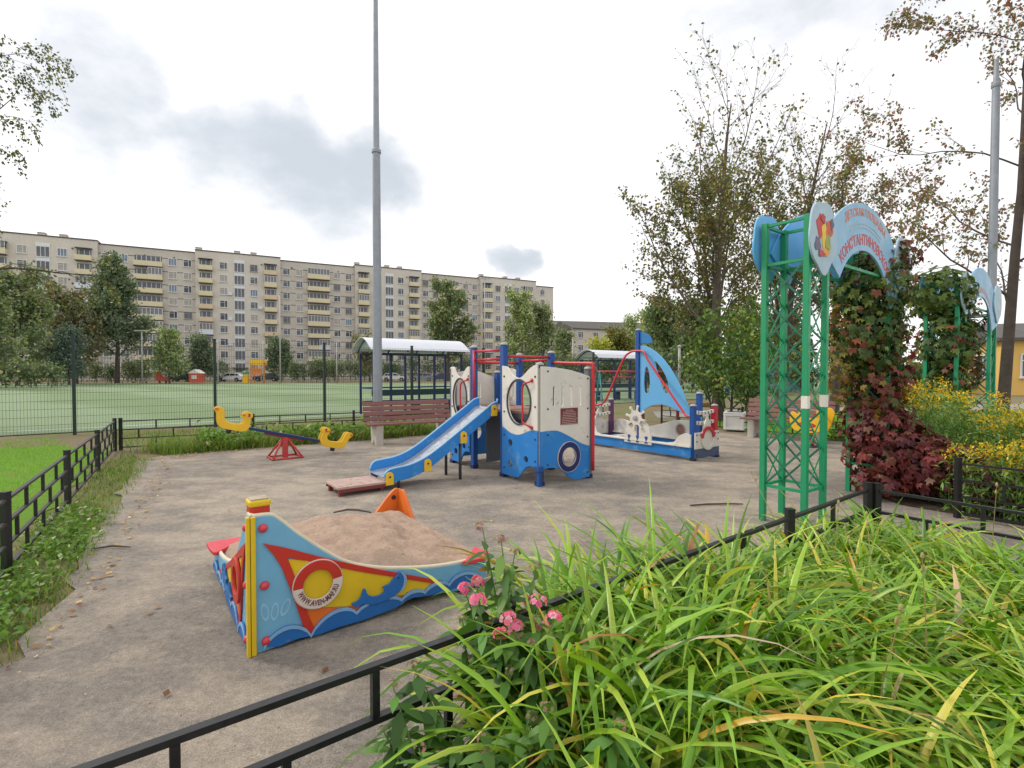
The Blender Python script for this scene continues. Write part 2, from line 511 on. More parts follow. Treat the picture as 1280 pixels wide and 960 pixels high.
def pebbles():
    rng = np.random.default_rng(31); P = spread(rng, [(-2.6, .6), (-3.1, 3.7), (-5, 7), (-4, 9), (3, 11), (5.5, 6), (2.4, 3.4), (0, 1.2)], 2200)
    V = []; F = []; r = rng.uniform(.002, .007, len(P))
    for i, (p, q) in enumerate(zip(P, r)):
        k = len(V); a = rng.uniform(0, 6)
        for j in range(4): V.append((p[0]+q*math.cos(a+j*PI/2)*rng.uniform(.7, 1.3), p[1]+q*math.sin(a+j*PI/2)*rng.uniform(.7, 1.3), .001))
        for j in range(4): V.append((p[0]+.6*q*math.cos(a+j*PI/2), p[1]+.6*q*math.sin(a+j*PI/2), q*.9))
        F.append((k+4, k+5, k+6, k+7))
        for j in range(4): F.append((k+j, k+(j+1) % 4, k+4+(j+1) % 4, k+4+j))
    o = np_mesh('gravel', np.array(V), np.array(F), paint('stone', (176, 160, 142), .9, .4, 30)); o['kind'] = 'stuff'
    tag(o, 'loose little pebbles scattered over the packed dirt', 'gravel')
pebbles()

def broadleaf(name, poly, n, seed, label, size=.07, h=.14):
    rng = np.random.default_rng(seed); c = spread(rng, poly, n)
    per = 14; pts = np.repeat(c, per, 0)+rng.normal(0, .07, (n*per, 2))
    z = np.abs(rng.normal(h*.5, h*.4, len(pts)))
    V, F = leaf_quads(rng, np.column_stack([pts, z]), size, .8, 1.7)
    pal = [(4, (104, 140, 52)), (3, (128, 164, 70)), (2, (88, 124, 44)), (.5, (190, 196, 150))]
    o = np_mesh(name, V, F, M_LEAF, tint=np.repeat(pick(rng, pal, len(pts)), 4, 0)); o['kind'] = 'stuff'
    return tag(o, label, 'weeds')
broadleaf('weeds', [(-2.75, 2.6), (-3.35, 3.8), (-4.35, 5.4), (-4.9, 5.6), (-3.7, 3.6), (-3.0, 2.2)], 150, 41, 'low leafy weeds at the foot of the low railing beside the dirt', .05, .09)
broadleaf('weeds', [(-5.9, 9.7), (-5.0, 10.3), (-3.0, 11.7), (-2.0, 12.5), (-2.4, 12.9), (-4.2, 11.6), (-6.4, 10.3)], 170, 42, 'broad leaved dock weeds behind the seesaw', .12, .3)
broadleaf('weeds', [(7.0, 11.6), (8.3, 9.9), (8.7, 10.2), (7.3, 12)], 80, 43, 'leafy weeds growing at the foot of the fence beside the slatted bench', .11, .35)

# ------------------------------------------------------------------ low railings
M_IRON = paint('black_iron', (30, 30, 32), .42, .3, 12, (96, 84, 74), .66, 30, 0)
RAILS = (.565, .395, .225, .055)
def railing(pts, label, bal=True, group='low black railings round the playground'):
    pts = [Vector((p[0], p[1], 0)) for p in pts]
    t = thing('railing', label, 'railing', pts[0], 0, group)
    pb = MB(); pb.box((0, 0, .305), (.046, .046, .63)); pb.box((0, 0, .622), (.051, .051, .008)); pm = pb.mesh('post', M_IRON)
    bb = MB(); bb.box((0, 0, 0), (.024, .024, .146)); bm_ = bb.mesh('baluster', M_IRON)
    o0 = pts[0]
    for i, p in enumerate(pts): part('post', pm, t, p-o0)
    for a, b in zip(pts[:-1], pts[1:]):
        d = (b-a); L = d.length; d.normalize(); ang = math.atan2(d.y, d.x)
        for k, z in enumerate(RAILS):
            r = MB(); r.box((L/2, 0, 0), (L-.05, .029, .020)); part('rail', r.mesh('rail', M_IRON), t, a-o0+Vector((0, 0, z))+d*0, (0, 0, ang))
        n = max(2, round(L/.6))
        for row in range(3):
            zc = (RAILS[row]+RAILS[row+1])/2
            ks = [j/n for j in range(1, n)] if row % 2 == 0 else [(j+.5)/n for j in range(n)]
            for f in ks: part('baluster', bm_, t, a-o0+d*(L*f)+Vector((0, 0, zc)), (0, 0, ang))
    return t
railing([(-2.44, 1.72), (-3.73, 3.75), (-5.04, 5.78), (-6.35, 7.82), (-7.66, 9.85)], 'black low railing running beside the bright lawn and the dirt edge')
railing([(-7.60, 9.92), (-5.55, 10.95), (-3.7, 11.95), (-1.7, 13.2), (.3, 14.5), (2.3, 15.8)], 'black low railing in tall weeds behind the seesaw')
fr = [W(u, 1.55) for u in (-2.85, -.45, 1.15, 3.40, 4.72)]
railing([(p.x, p.y) for p in fr], 'black low railing between the sandbox ground and the daylily bed')
fr = [W(4.75, 1.50-k*1.9) for k in range(3)]
railing([(p.x, p.y) for p in fr], 'black low railing at the red creeper end of the daylily bed')
fr = [W(6.85, 1.45-k*2.1) for k in range(3)]
railing([(p.x, p.y) for p in fr], 'black low railing in front of the yellow goldenrod')
railing([(8.9, 9.2), (7.45, 11.2), (5.95, 13.2), (4.45, 15.2)], 'black low railing behind the slatted bench near the poplars')

# ------------------------------------------------------------------ mesh fence of the pitch
M_FGREEN = paint('fence_green', (26, 48, 44), .45, .2, 8)
def mesh_fence():
    a = Vector((-15.5, 8.9, 0)); d = Vector((.8, .6, 0)); n = 15; L = 3.0; ang = math.atan2(.6, .8)
    t = thing('mesh_fence', 'tall dark green welded mesh fence along the pitch', 'fence', a)
    pb = MB(); pb.box((0, 0, 1.2), (.07, .07, 2.44)); pb.box((0, 0, 2.43), (.085, .085, .03)); pm = pb.mesh('post', M_FGREEN)
    w = MB(); r = .0045
    for i in range(1, 50): w.bar((.06*i, 0, .06), (.06*i, 0, 2.34), r)
    for i in range(13): w.bar((.04, .006, .06+i*.19), (L-.04, .006, .06+i*.19), .006)
    wm = w.mesh('mesh_panel', M_FGREEN)
    for i in range(n+1):
        p = d*(L*i); part('post', pm, t, p, (0, 0, ang))
        if i < n: part('mesh_panel', wm, t, p, (0, 0, ang))
mesh_fence()
# ------------------------------------------------------------------ daylily bed
def daylilies():
    rng = np.random.default_rng(5)
    # clump centres on a jittered grid over the bed
    cs = []
    for u in np.arange(.42, 4.62, .215):
        for v in np.arange(-2.0, 1.80, .215):
            p = (u+rng.uniform(-.09, .09), v+rng.uniform(-.09, .09))
            x = UX*p[0]-UY*p[1]; y = UY*p[0]+UX*p[1]
            if x*x+y*y < .80: continue
            if y < -.5 or x < .10 + max(0, 1.35-y)*.3 or (u < .95 and p[1] > 1.1) or (p[1] > 1.62 and not .8 < u < 2.5): continue
            cs.append((x, y, p[0], p[1]))
    VV = []; TT = []; seg = 9
    pal = [(6, (112, 156, 40)), (6, (136, 176, 52)), (3.5, (84, 128, 36)), (3.6, (164, 192, 70)), (1.2, (202, 196, 84)), (.16, (214, 172, 62)), (.10, (184, 124, 74)), (.16, (196, 176, 140))]
    for (x, y, u, v) in cs:
        n = int(rng.integers(46, 60)); far = u > 3.1
        hs = .64+.34*min(1, max(0, (v-.7)/.5))*min(1, max(0, (3.1-u)/.9))*min(1, max(0, (u-.75)/.5)) - (.16 if v > 1.62 else 0)
        fan = rng.uniform(0, PI)
        for i in range(n):
            az = fan+(0 if rng.random() < .5 else PI)+rng.normal(0, .75)
            L = hs*rng.uniform(.6, 1.18); th = rng.uniform(.05, .62); bend = rng.uniform(1.1, 2.7)*(.8 if rng.random() < .25 else 1)
            kink = rng.uniform(.45, .8) if rng.random() < .10 else None
            w = rng.uniform(.0078, .0142) * (1 if not far else .85)
            px = np.array([x+rng.normal(0, .045), y+rng.normal(0, .045), .0]); tw = rng.normal(0, .6)
            d2 = np.array([math.cos(az), math.sin(az), 0]); sd = np.array([-math.sin(az), math.cos(az), 0])
            col = pick(rng, pal, 1)[0]
            tip = col*np.array([1.25, 1.05, .8]) if rng.random() < .35 else col
            if rng.random() < .04: tip = np.array(lin((176, 132, 66))[:3])
            p = px.copy(); ang = th
            for k in range(seg+1):
                t = k/seg
                nx = d2*math.cos(ang)-np.array([0, 0, 1])*math.sin(ang)
                prof = min(1, .55+t*2.2)*(1-max(0, (t-.55)/.45)**1.6)
                s2 = sd*math.cos(tw*t)+nx*math.sin(tw*t)
                ww = w*prof+.0006
                VV.append(p+s2*ww+nx*ww*.35); VV.append(p-s2*.0); VV.append(p-s2*ww+nx*ww*.35)
                c = col*(1-t*t)+tip*t*t
                TT += [c*1.05, c*.93, c*1.05]
                ang = th+bend*t**1.5
                if kink and t > kink: ang = min(2.9, ang+1.3)
                p = p+(d2*math.sin(ang)+np.array([0, 0, 1])*math.cos(ang))*(L/seg)
    V = np.array(VV); T = np.array(TT); nb = len(V)//((seg+1)*3)
    base = np.arange(nb)[:, None]*((seg+1)*3)
    F = np.concatenate([base+np.array([3*k+j, 3*k+j+1, 3*k+4+j, 3*k+3+j]) for k in range(seg) for j in (0, 1)], 0)
    V[:, 2] = np.maximum(V[:, 2], .02)
    o = np_mesh('daylily_foliage', V, F, M_BLADE, tint=np.clip(T, 0, 1), smooth=True); o['kind'] = 'stuff'
    tag(o, 'dense arching green daylily leaves with yellowed tips filling the bed', 'daylilies')
    # dry seed stalks
    b = MB()
    rg = random.Random(6); n = 0
    for i in range(46):
        c = cs[rg.randrange(len(cs))]
        if c[2] < 1.6: continue
        x, y = c[0], c[1]; a = rg.uniform(0, 2*PI); le = rg.uniform(.05, .3); h = rg.uniform(.6, .86)
        b.tube([(x, y, .02), (x+math.cos(a)*le*.4, y+math.sin(a)*le*.4, h*.6), (x+math.cos(a)*le, y+math.sin(a)*le, h)], [.0035, .003, .002], 4)
        for k in range(2): b.lathe([(.001, 0), (.007, .008), (.006, .02), (.001, .028)], (x+math.cos(a)*le*(1-.12*k), y+math.sin(a)*le*(1-.12*k), h-.05*k), 5)
    o = b.build('seed_stalks', paint('straw', (176, 156, 104), .8, .3, 20)); o['kind'] = 'stuff'
    tag(o, 'thin straw coloured seed stalks standing among the daylilies', 'stalks')
daylilies()

# ------------------------------------------------------------------ phlox
M_STEM = paint('stem_green', (88, 112, 52), .6, .3, 20)
M_PETAL = leafmat('petal', .6, .35, .2)
def phlox(cx, cy, nst, seed, label, spreadr=.24, hmin=.55, hmax=.8, tall=None, nfl=7, shed=None):
    rng = np.random.default_rng(seed); rg = random.Random(seed)
    t = thing('phlox_plant', label, 'flower', (cx, cy, 0), 0, 'pink phlox by the railing')
    st = MB(); LP = []; FL = []; LD = []
    stems = []
    for i in range(nst):
        a = rg.uniform(0, 2*PI); r = spreadr*math.sqrt(rg.random()); h = rg.uniform(hmin, hmax)
        p0 = Vector((r*.5*math.cos(a), r*.5*math.sin(a), 0)); p1 = Vector((r*1.3*math.cos(a), r*1.3*math.sin(a), h)); stems.append((p0, p1))
    if tall: stems.extend((Vector(p), Vector(q)) for p, q in tall)
    for i, (p0, p1) in enumerate(stems):
        mid = (p0+p1)/2+Vector((rg.uniform(-.05, .05), rg.uniform(-.05, .05), .04))
        st.tube(smooth2([p0, mid, p1], 4), [.0045-.0003*q for q in range(9)], 5)
        for k in range(22):
            f = .12+.85*k/22; p = p0.lerp(mid, f*2) if f < .5 else mid.lerp(p1, f*2-1)
            for s in (0, PI):
                az = k*1.57+s+rg.uniform(-.3, .3); LP.append(p); LD.append((math.cos(az), math.sin(az), rg.uniform(-.35, .45)))
    n = len(LP); P = np.array([tuple(p) for p in LP]); D = unit(np.array(LD)); up = np.tile([0, 0, 1.], (n, 1))+rng.normal(0, .35, (n, 3))
    S = unit(np.cross(D, up)); N = unit(np.cross(S, D)); L = rng.uniform(.045, .115, n)[:, None]
    ks = np.array([0, .35, .7, 1]); ws = np.array([.02, .20, .15, .005]); V = np.zeros((n, 8, 3))
    for k in range(4):
        c = P+D*L*ks[k]-np.array([0, 0, .35])*L*ks[k]**2
        V[:, 2*k] = c+S*L*ws[k]+N*L*.03; V[:, 2*k+1] = c-S*L*ws[k]+N*L*.03
    base = np.arange(n)[:, None]*8; F = np.concatenate([base+np.array([2*k, 2*k+1, 2*k+3, 2*k+2]) for k in range(3)], 0)
    pal = [(5, (74, 112, 44)), (4, (96, 138, 58)), (2, (58, 92, 38)), (1, (128, 160, 80)), (.3, (150, 110, 60))]
    st.build('stem', M_STEM, t, smooth=True)
    np_mesh('leaves', V.reshape(-1, 3), F, M_LEAF, t, tint=np.repeat(pick(rng, pal, n), 8, 0), smooth=True)
    def head(c, nf, r, pal, name, psz=.0145, label=None):
        V = []; T = []
        for k in range(nf):
            d = rng.normal(size=3); d[2] = abs(d[2])*.9+.1; d = d/np.linalg.norm(d); o = np.array(c)+d*r*rng.uniform(.75, 1.05)*np.array([1, 1, .8])
            x = np.cross(d, [.3, .2, 1]); x /= np.linalg.norm(x); y = np.cross(d, x); cc = pick(rng, pal, 1, .1)[0]
            for j in range(5):
                a = j*2*PI/5+rng.uniform(-.1, .1); e = x*math.cos(a)+y*math.sin(a); s = -x*math.sin(a)+y*math.cos(a); q = psz*rng.uniform(.85, 1.15)
                V += [o, o+e*q*.75+s*q*.52+d*.003, o+e*q*1.15+d*.0, o+e*q*.75-s*q*.52+d*.003]; T += [cc*.8, cc, cc, cc]
        return np_mesh(name, np.array(V), np.arange(len(V)).reshape(-1, 4), M_PETAL, t, tint=np.array(T))
    pink = [(4, (244, 134, 172)), (3, (248, 158, 188)), (2, (234, 110, 152)), (1, (250, 190, 210))]
    fade = [(3, (150, 146, 100)), (2, (176, 140, 126)), (1.5, (206, 146, 156)), (1, (124, 120, 80))]
    tops = stems[:]
    rg.shuffle(tops)
    for i, (p0, p1) in enumerate(tops):
        isT = tall and any((p1-Vector(q)).length < 1e-6 for p, q in tall)
        if isT:
            head((p1.x, p1.y, p1.z), 12, .026, fade, 'seed_head', .007, None)
        elif i < nfl: head((p1.x, p1.y, p1.z+.01), rg.randint(9, 15), rg.uniform(.022, .032), pink, 'flower_head', .0115)
        else: head((p1.x, p1.y, p1.z), 7, .018, fade, 'seed_head', .006)
    return t
phlox(-.02, 1.82, 15, 51, 'pink phlox with bright flower heads leaning over the railing', .15, .48, .70,
      tall=[((.03, .0, .0), (-.09, .06, .93)), ((.05, .02, .0), (-.02, .06, .88)), ((.0, .05, 0), (.03, .12, .81)), ((.0, .05, 0), (.11, .14, .75))], nfl=14)
phlox(-.03, 1.46, 24, 52, 'leafy green phlox with faded heads beside the bent railing', .28, .34, .58, nfl=1)
phlox(-.17, 1.16, 12, 53, 'low phlox with a single pink bloom at the bed corner', .17, .2, .36, nfl=1)

# ------------------------------------------------------------------ goldenrod
def goldenrod():
    rng = np.random.default_rng(61); poly = [(p.x, p.y) for p in [W(6.95, 1.55), W(7.9, 2.45), W(10.3, 2.5), W(12.5, 1.3), W(12.5, -1.6), W(6.95, -1.6)]]
    xy = spread(rng, poly, 1500); n = len(xy); h = rng.uniform(.8, 1.12, n)+.26*np.sin(xy[:, 0]*2.1)*np.sin(xy[:, 1]*2.4+1)
    near = (xy[:, 0]*UX+xy[:, 1]*UY) < 7.6
    h = np.where(near, h*.8, h)
    V, F, per = blades(rng, xy, h, np.full(n, .012), .12, 3, 0)
    VV = [V]; FF = [F]; TT = [np.repeat(pick(rng, [(1, (96, 124, 66))], n), per, 0)]; k = len(V)
    m = 44; f = rng.uniform(.04, 1.0, (n, m)); P = np.zeros((n, m, 3)); P[:, :, :2] = xy[:, None]+rng.normal(0, .045, (n, m, 2)); P[:, :, 2] = h[:, None]*f
    V, F = leaf_quads(rng, P.reshape(-1, 3), .085, .6, 4.0); VV.append(V); FF.append(F+k); k += len(V)
    TT.append(np.repeat(pick(rng, [(4, (104, 142, 68)), (3, (130, 164, 88)), (2, (148, 180, 112)), (1, (82, 116, 56)), (.9, (184, 188, 80))], n*m), 4, 0))
    s = 30; fl = (rng.random(n) < .75) & (np.sin(xy[:, 0]*2.6+1)*np.sin(xy[:, 1]*2.9)+rng.normal(0, .35, n) > -.1); xf = xy[fl]; hf = h[fl]; q = len(xf); P = np.zeros((q, s, 3)); P[:, :, :2] = xf[:, None]+rng.normal(0, .05, (q, s, 2)); P[:, :, 2] = hf[:, None]+rng.uniform(-.07, .08, (q, s))
    V, F = leaf_quads(rng, P.reshape(-1, 3), .038, .8, 2.0); VV.append(V); FF.append(F+k)
    TT.append(np.repeat(pick(rng, [(4, (232, 194, 36)), (3, (240, 210, 60)), (2, (206, 168, 34)), (1, (170, 164, 64))], q*s), 4, 0))
    o = np_mesh('goldenrod', np.concatenate(VV), np.concatenate(FF), M_LEAF, tint=np.concatenate(TT)); o['kind'] = 'stuff'
    tag(o, 'thick stand of goldenrod with yellow plumes between the two gates', 'goldenrod')
goldenrod()

# ------------------------------------------------------------------ creepers
def palmate(rng, P, size, pal, droop=.5, outward=None):
    """five-leaflet leaves hanging over each other"""
    n = len(P); Nn = rng.normal(0, .45, (n, 3)) + (outward if outward is not None else 0) + np.array([0, 0, .45]); Nn = unit(Nn)
    D = rng.normal(0, .5, (n, 3)); D[:, 2] -= droop*2; D = unit(D-Nn*np.sum(D*Nn, 1, keepdims=True)); S = np.cross(Nn, D)
    L = size*rng.uniform(.6, 1.25, n); V = []; col = pick(rng, pal, n); T = []
    for a, sc in ((-1.5, .6), (-.75, .85), (0, 1), (.75, .85), (1.5, .6)):
        e = D*math.cos(a)+S*math.sin(a); s = -D*math.sin(a)+S*math.cos(a); l = (L*sc)[:, None]
        b = P; V.append(np.stack([b, b+e*l*.55+s*l*.24, b+e*l-Nn*l*.22, b+e*l*.55-s*l*.24], 1)); T.append(np.repeat(col*rng.uniform(.88, 1.1, (n, 1)), 4, 0))
    return np.concatenate(V).reshape(-1, 3), np.arange(n*20).reshape(-1, 4), np.concatenate(T)

RED = [(5, (108, 50, 52)), (4, (128, 60, 58)), (3, (90, 44, 50)), (1.5, (146, 74, 64)), (2, (118, 80, 60)), (.6, (104, 96, 58)), (.3, (170, 120, 60))]
MIXD = [(3, (110, 62, 50)), (3, (126, 84, 56)), (3, (98, 92, 46)), (2, (150, 128, 64)), (2, (84, 92, 44)), (1.5, (128, 48, 48))]
GRN = [(5, (75, 98, 45)), (4, (61, 84, 40)), (3, (96, 118, 54)), (1.2, (128, 137, 63)), (1, (139, 84, 61)), (.5, (114, 54, 52))]
def creeper(loc, layers, label, seed, stems):
    rng = np.random.default_rng(seed); t = thing('creeper', label, 'climbing plant', loc, TH, 'creepers on the green gates')
    VV = []; FF = []; TT = []; k = 0
    for (c, r, n, size, pal) in layers:      # ellipsoid shells of leaves
        d = unit(rng.normal(size=(n, 3))); rad = rng.uniform(.72, 1.06, (n, 1)); P = np.array(c)+d*np.array(r)*rad
        P[:, 2] = np.maximum(P[:, 2], .05)
        V, F, T = palmate(rng, P, size, pal, .5, d*1.1); VV.append(V); FF.append(F+k); TT.append(T); k += len(V)
    V = np.concatenate(VV); V[:, 2] = np.maximum(V[:, 2], .015)
    b = MB()
    for s in stems: b.tube(smooth2(s, 4), [.012]*(len(s)*4-3), 5)
    b.build('vine_stem', paint('vine_bark', (88, 70, 54), .9, .3, 20), t)
    np_mesh('leaves', V, np.concatenate(FF), M_LEAF, t, tint=np.concatenate(TT))
    return t
# first gate: local origin W(7.45,2.42) = middle of its right tower
creeper(W(7.45, 2.42), [((-.05, 0, 2.55), (.50, .42, .45), 620, .085, GRN), ((-.15, .0, 2.0), (.40, .40, .60), 620, .085, GRN), ((.15, -.05, 1.7), (.36, .36, .6), 380, .085, MIXD),
    ((-.1, -.05, 1.35), (.34, .36, .45), 420, .08, MIXD), ((-.38, .22, 1.8), (.16, .2, .7), 260, .07, [(3, (128, 130, 62)), (2, (150, 138, 74)), (2, (140, 100, 60))]),
    ((.0, -.05, .85), (.40, .40, .45), 560, .085, RED), ((.02, -.2, .55), (.48, .5, .42), 640, .088, RED), ((.0, -.62, .42), (.40, .5, .34), 560, .088, RED), ((-.02, -1.1, .30), (.32, .42, .28), 440, .085, RED), ((.30, -1.15, .26), (.30, .36, .26), 320, .085, RED), ((.38, -.5, .40), (.34, .5, .36), 420, .088, RED), ((.12, -.1, 2.95), (.34, .34, .22), 200, .08, MIXD), ((-.32, -.2, .2), (.26, .3, .16), 130, .08, RED), ((.5, .1, 1.2), (.3, .3, .6), 260, .085, MIXD)],
    'red and green Virginia creeper cloaking the gate post and spilling along the ground', 71,
    [[(0, 0, 0), (.1, .05, .8), (-.1, 0, 1.6), (.05, .05, 2.4), (0, 0, 2.8)], [(.1, -.1, 0), (-.1, -.15, 1), (.1, -.1, 2), (.3, -.3, 2.2)], [(0, -.1, .05), (-.05, -.6, .2), (0, -1.2, .1)]])
creeper(W(10.84, 2.48), [((.0, .1, 2.82), (.56, .46, .42), 620, .1, [(4, (84, 104, 44)), (3, (104, 124, 56)), (2, (66, 86, 38))]), ((0, 0, 2.0), (.38, .36, .6), 480, .1, GRN), ((0, 0, 1.35), (.32, .32, .5), 340, .1, GRN)],
    'dark green creeper wrapped round the nearer tower of the second gate', 72, [[(0, 0, 0), (.1, .1, 1), (-.1, 0, 2), (0, 0, 2.8)]])
creeper(W(13.0, 2.6), [((0, .1, 2.3), (.35, .3, .5), 200, .1, MIXD), ((-.1, .1, 1.6), (.35, .3, .5), 240, .1, MIXD)],
    'brownish creeper on the farther tower of the second gate', 73, [[(0, .1, 0), (.05, .1, 1), (0, .1, 2.4)]])
# ------------------------------------------------------------------ trees
M_BARK = paint('bark_grey', (104, 94, 84), .95, .35, 5, (62, 56, 50), .55, 9, bump=.6, bscale=24)
M_BARKD = paint('bark_dark', (84, 74, 68), .95, .35, 5, (120, 110, 100), .62, 9, bump=.6, bscale=24)
M_BIRCH = paint('bark_birch', (196, 192, 184), .8, .15, 4, (52, 48, 46), .60, 7)

def skeleton(rg, trunks, levels, tropism=.25):
    """trunks: (base, direction, length, radius); levels: list of dicts; returns tubes and twig points"""
    tubes = []; pts = []
    def grow(p, d, L, r, lv, bud):
        P = levels[lv]; n = P.get('seg', 6); path = [p.copy()]; rad = [r]
        d = d.normalized(); wob = P.get('wob', .12)
        for i in range(n):
            d = (d+Vector((rg.gauss(0, wob), rg.gauss(0, wob), rg.gauss(0, wob)+P.get('trop', tropism)/n))).normalized()
            p = p+d*(L/n); path.append(p.copy()); rad.append(max(.003, r*(1-(i+1)/n*P.get('taper', .85))))
        tubes.append((path, rad, P.get('sides', 5)))
        if lv+1 < len(levels):
            N = levels[lv+1]; m = N['n'] if isinstance(N['n'], int) else rg.randint(*N['n'])
            for k in range(m):
                f = N.get('from', .25)+(1-N.get('from', .25))*(k+rg.random()*.8)/m; f = min(f, .99)
                i = int(f*n); q = path[i].lerp(path[i+1], f*n-i); ax = (path[i+1]-path[i]).normalized()
                az = k*2.4+rg.uniform(-.5, .5); o = ax.orthogonal().normalized(); o = Matrix.Rotation(az, 3, ax) @ o
                an = rg.uniform(*N['ang']); nd = ax*math.cos(an)+o*math.sin(an)
                ln = L*rg.uniform(*N['len'])*(1-N.get('short', .5)*f); grow(q, nd, ln, max(.003, rad[i]*N.get('rr', .5)), lv+1, bud)
        if lv >= len(levels)-bud:
            for i in range(1, n+1): pts.append(path[i]); pts.append(path[i-1].lerp(path[i], .5))
    for (b, d, L, r) in trunks: grow(Vector(b), Vector(d), L, r, 0, 2)
    return tubes, pts

def trunk_mesh(tubes):
    b = MB()
    for path, rad, sides in tubes: b.tube(path, rad, sides, caps=False)
    return b

def tree(name, label, loc, seed, trunks, levels, leaf, n, pal, bark, jit=.25, keep=None, group=None, droop=.3, up=.35, tropism=.25, cat='tree', hang=0):
    rg = random.Random(seed); rng = np.random.default_rng(seed)
    t = thing(name, label, cat, loc, 0, group)
    tubes, pts = skeleton(rg, trunks, levels, tropism)
    trunk_mesh(tubes).build('trunk', bark, t, smooth=True)
    P = np.array([tuple(p) for p in pts])
    if keep is not None:
        w = np.array([max(0, keep(*p)) for p in P]); w = w/w.sum(); idx = rng.choice(len(P), n, p=w)
    else: idx = rng.integers(0, len(P), n)
    L = P[idx]+rng.normal(0, jit, (n, 3))
    if hang: L[:, 2] -= rng.exponential(hang, n)
    L[:, 2] = np.maximum(L[:, 2], .15)
    V, F = leaf_quads(rng, L, leaf, up, 1.35, droop)
    np_mesh('crown', V, F, M_LEAF, t, tint=np.repeat(pick(rng, pal, n, .22), 4, 0))
    return t

POP = [(4, (115, 122, 68)), (3, (96, 103, 64)), (2, (139, 139, 75)), (1.5, (139, 106, 85)), (1, (120, 92, 80)), (.6, (183, 167, 89))]
POPD = [(3, (130, 117, 96)), (3, (117, 120, 79)), (2, (158, 120, 104)), (1.5, (174, 109, 98)), (1, (147, 152, 90))]
GRE = [(4, (98, 128, 59)), (3, (79, 109, 52)), (2, (123, 148, 70)), (.8, (162, 165, 79))]
upr = [dict(seg=9, sides=8, wob=.05, trop=.3, taper=.9), dict(n=(13, 16), **{'from': .16}, len=(.40, .58), ang=(.35, .8), seg=7, sides=5, wob=.10, trop=.5, rr=.34, short=.5),
       dict(n=(8, 10), **{'from': .15}, len=(.3, .5), ang=(.35, .8), seg=5, sides=4, wob=.14, trop=.35, rr=.5, short=.4),
       dict(n=(4, 6), **{'from': .2}, len=(.3, .5), ang=(.3, .8), seg=3, sides=3, wob=.18, trop=.1, rr=.6, short=.3)]
TG = 'half bare poplars beside the playground'
tree('poplar_tree', 'tall half bare poplar with forked grey trunk beside the white bin', (6.55, 16.2, -.02), 101,
     [((0, 0, 0), (-.02, 0, 1), 9.9, .20), ((.15, .1, .4), (-.22, .0, 1), 7.2, .12)], upr, .10, 16000, POP, M_BARK, .085,
     keep=lambda x, y, z: (1.2 if z < 5.5 else 1.0 if z < 8 else .30 if z < 9.3 else .07)*(1.0 if z > 1.8 else .4), group=TG)
tree('poplar_tree', 'slim upright poplar with bare topmost twigs behind the gate', (10.2, 19.5, -.02), 102,
     [((0, 0, 0), (.02, 0, 1), 10.8, .19), ((-.1, .1, .6), (.14, .05, 1), 8.0, .12)], upr, .105, 12500, POP, M_BARKD, .085,
     keep=lambda x, y, z: (1.1 if z < 6 else .9 if z < 9 else .35 if z < 10.6 else .05), group=TG)
tree('poplar_tree', 'darker poplar of middling height with reddish leaves behind the arch sign', (12.9, 20.5, -.02), 103,
     [((0, 0, 0), (.0, 0, 1), 9.2, .2)], upr, .105, 10000, POPD, M_BARKD, .085, keep=lambda x, y, z: (1.0 if z < 6 else .8 if z < 9 else .2), group=TG)
arch = [dict(seg=9, sides=9, wob=.025, trop=.2, taper=.85), dict(n=18, **{'from': .2}, len=(.28, .42), ang=(.65, 1.2), seg=9, sides=6, wob=.15, trop=.05, rr=.28, short=.3),
        dict(n=(6, 9), **{'from': .2}, len=(.3, .5), ang=(.4, .9), seg=6, sides=4, wob=.18, trop=.1, rr=.5, short=.4),
        dict(n=(5, 7), **{'from': .15}, len=(.3, .5), ang=(.4, .9), seg=4, sides=3, wob=.2, trop=-.1, rr=.6, short=.3)]
tree('maple_tree', 'big spreading tree with arching dark limbs behind the tall lamp post', (12.35, 12.9, -.02), 104,
     [((0, 0, 0), (-.02, -.02, 1), 13.5, .135)], arch, .095, 13500, POPD, M_BARKD, .075, droop=.5,
     keep=lambda x, y, z: (1.0 if 4.5 < z else .3)*(.75 if x < -3.3 else 1))
# leafy sapling growing round the foot of the poplar
bush = [dict(seg=5, sides=5, wob=.1, trop=.3), dict(n=(9, 12), **{'from': .12}, len=(.55, .8), ang=(.45, 1.0), seg=5, sides=4, wob=.12, trop=.4, rr=.55, short=.5),
        dict(n=(6, 8), **{'from': .15}, len=(.35, .55), ang=(.4, .9), seg=4, sides=3, wob=.15, trop=.15, rr=.6, short=.4)]
tree('maple_sapling', 'dense leafy maple sapling at the foot of the forked poplar', (6.5, 15.2, -.02), 111,
     [((0, 0, 0), (.0, 0, 1), 2.9, .05), ((.5, .2, 0), (.15, 0, 1), 2.5, .04), ((-.45, .2, 0), (-.1, 0, 1), 2.4, .04), ((.25, -.3, 0), (.05, -.1, 1), 2.0, .04)], bush, .12, 4200, GRE, M_BARKD, .14, droop=.4, cat='shrub')
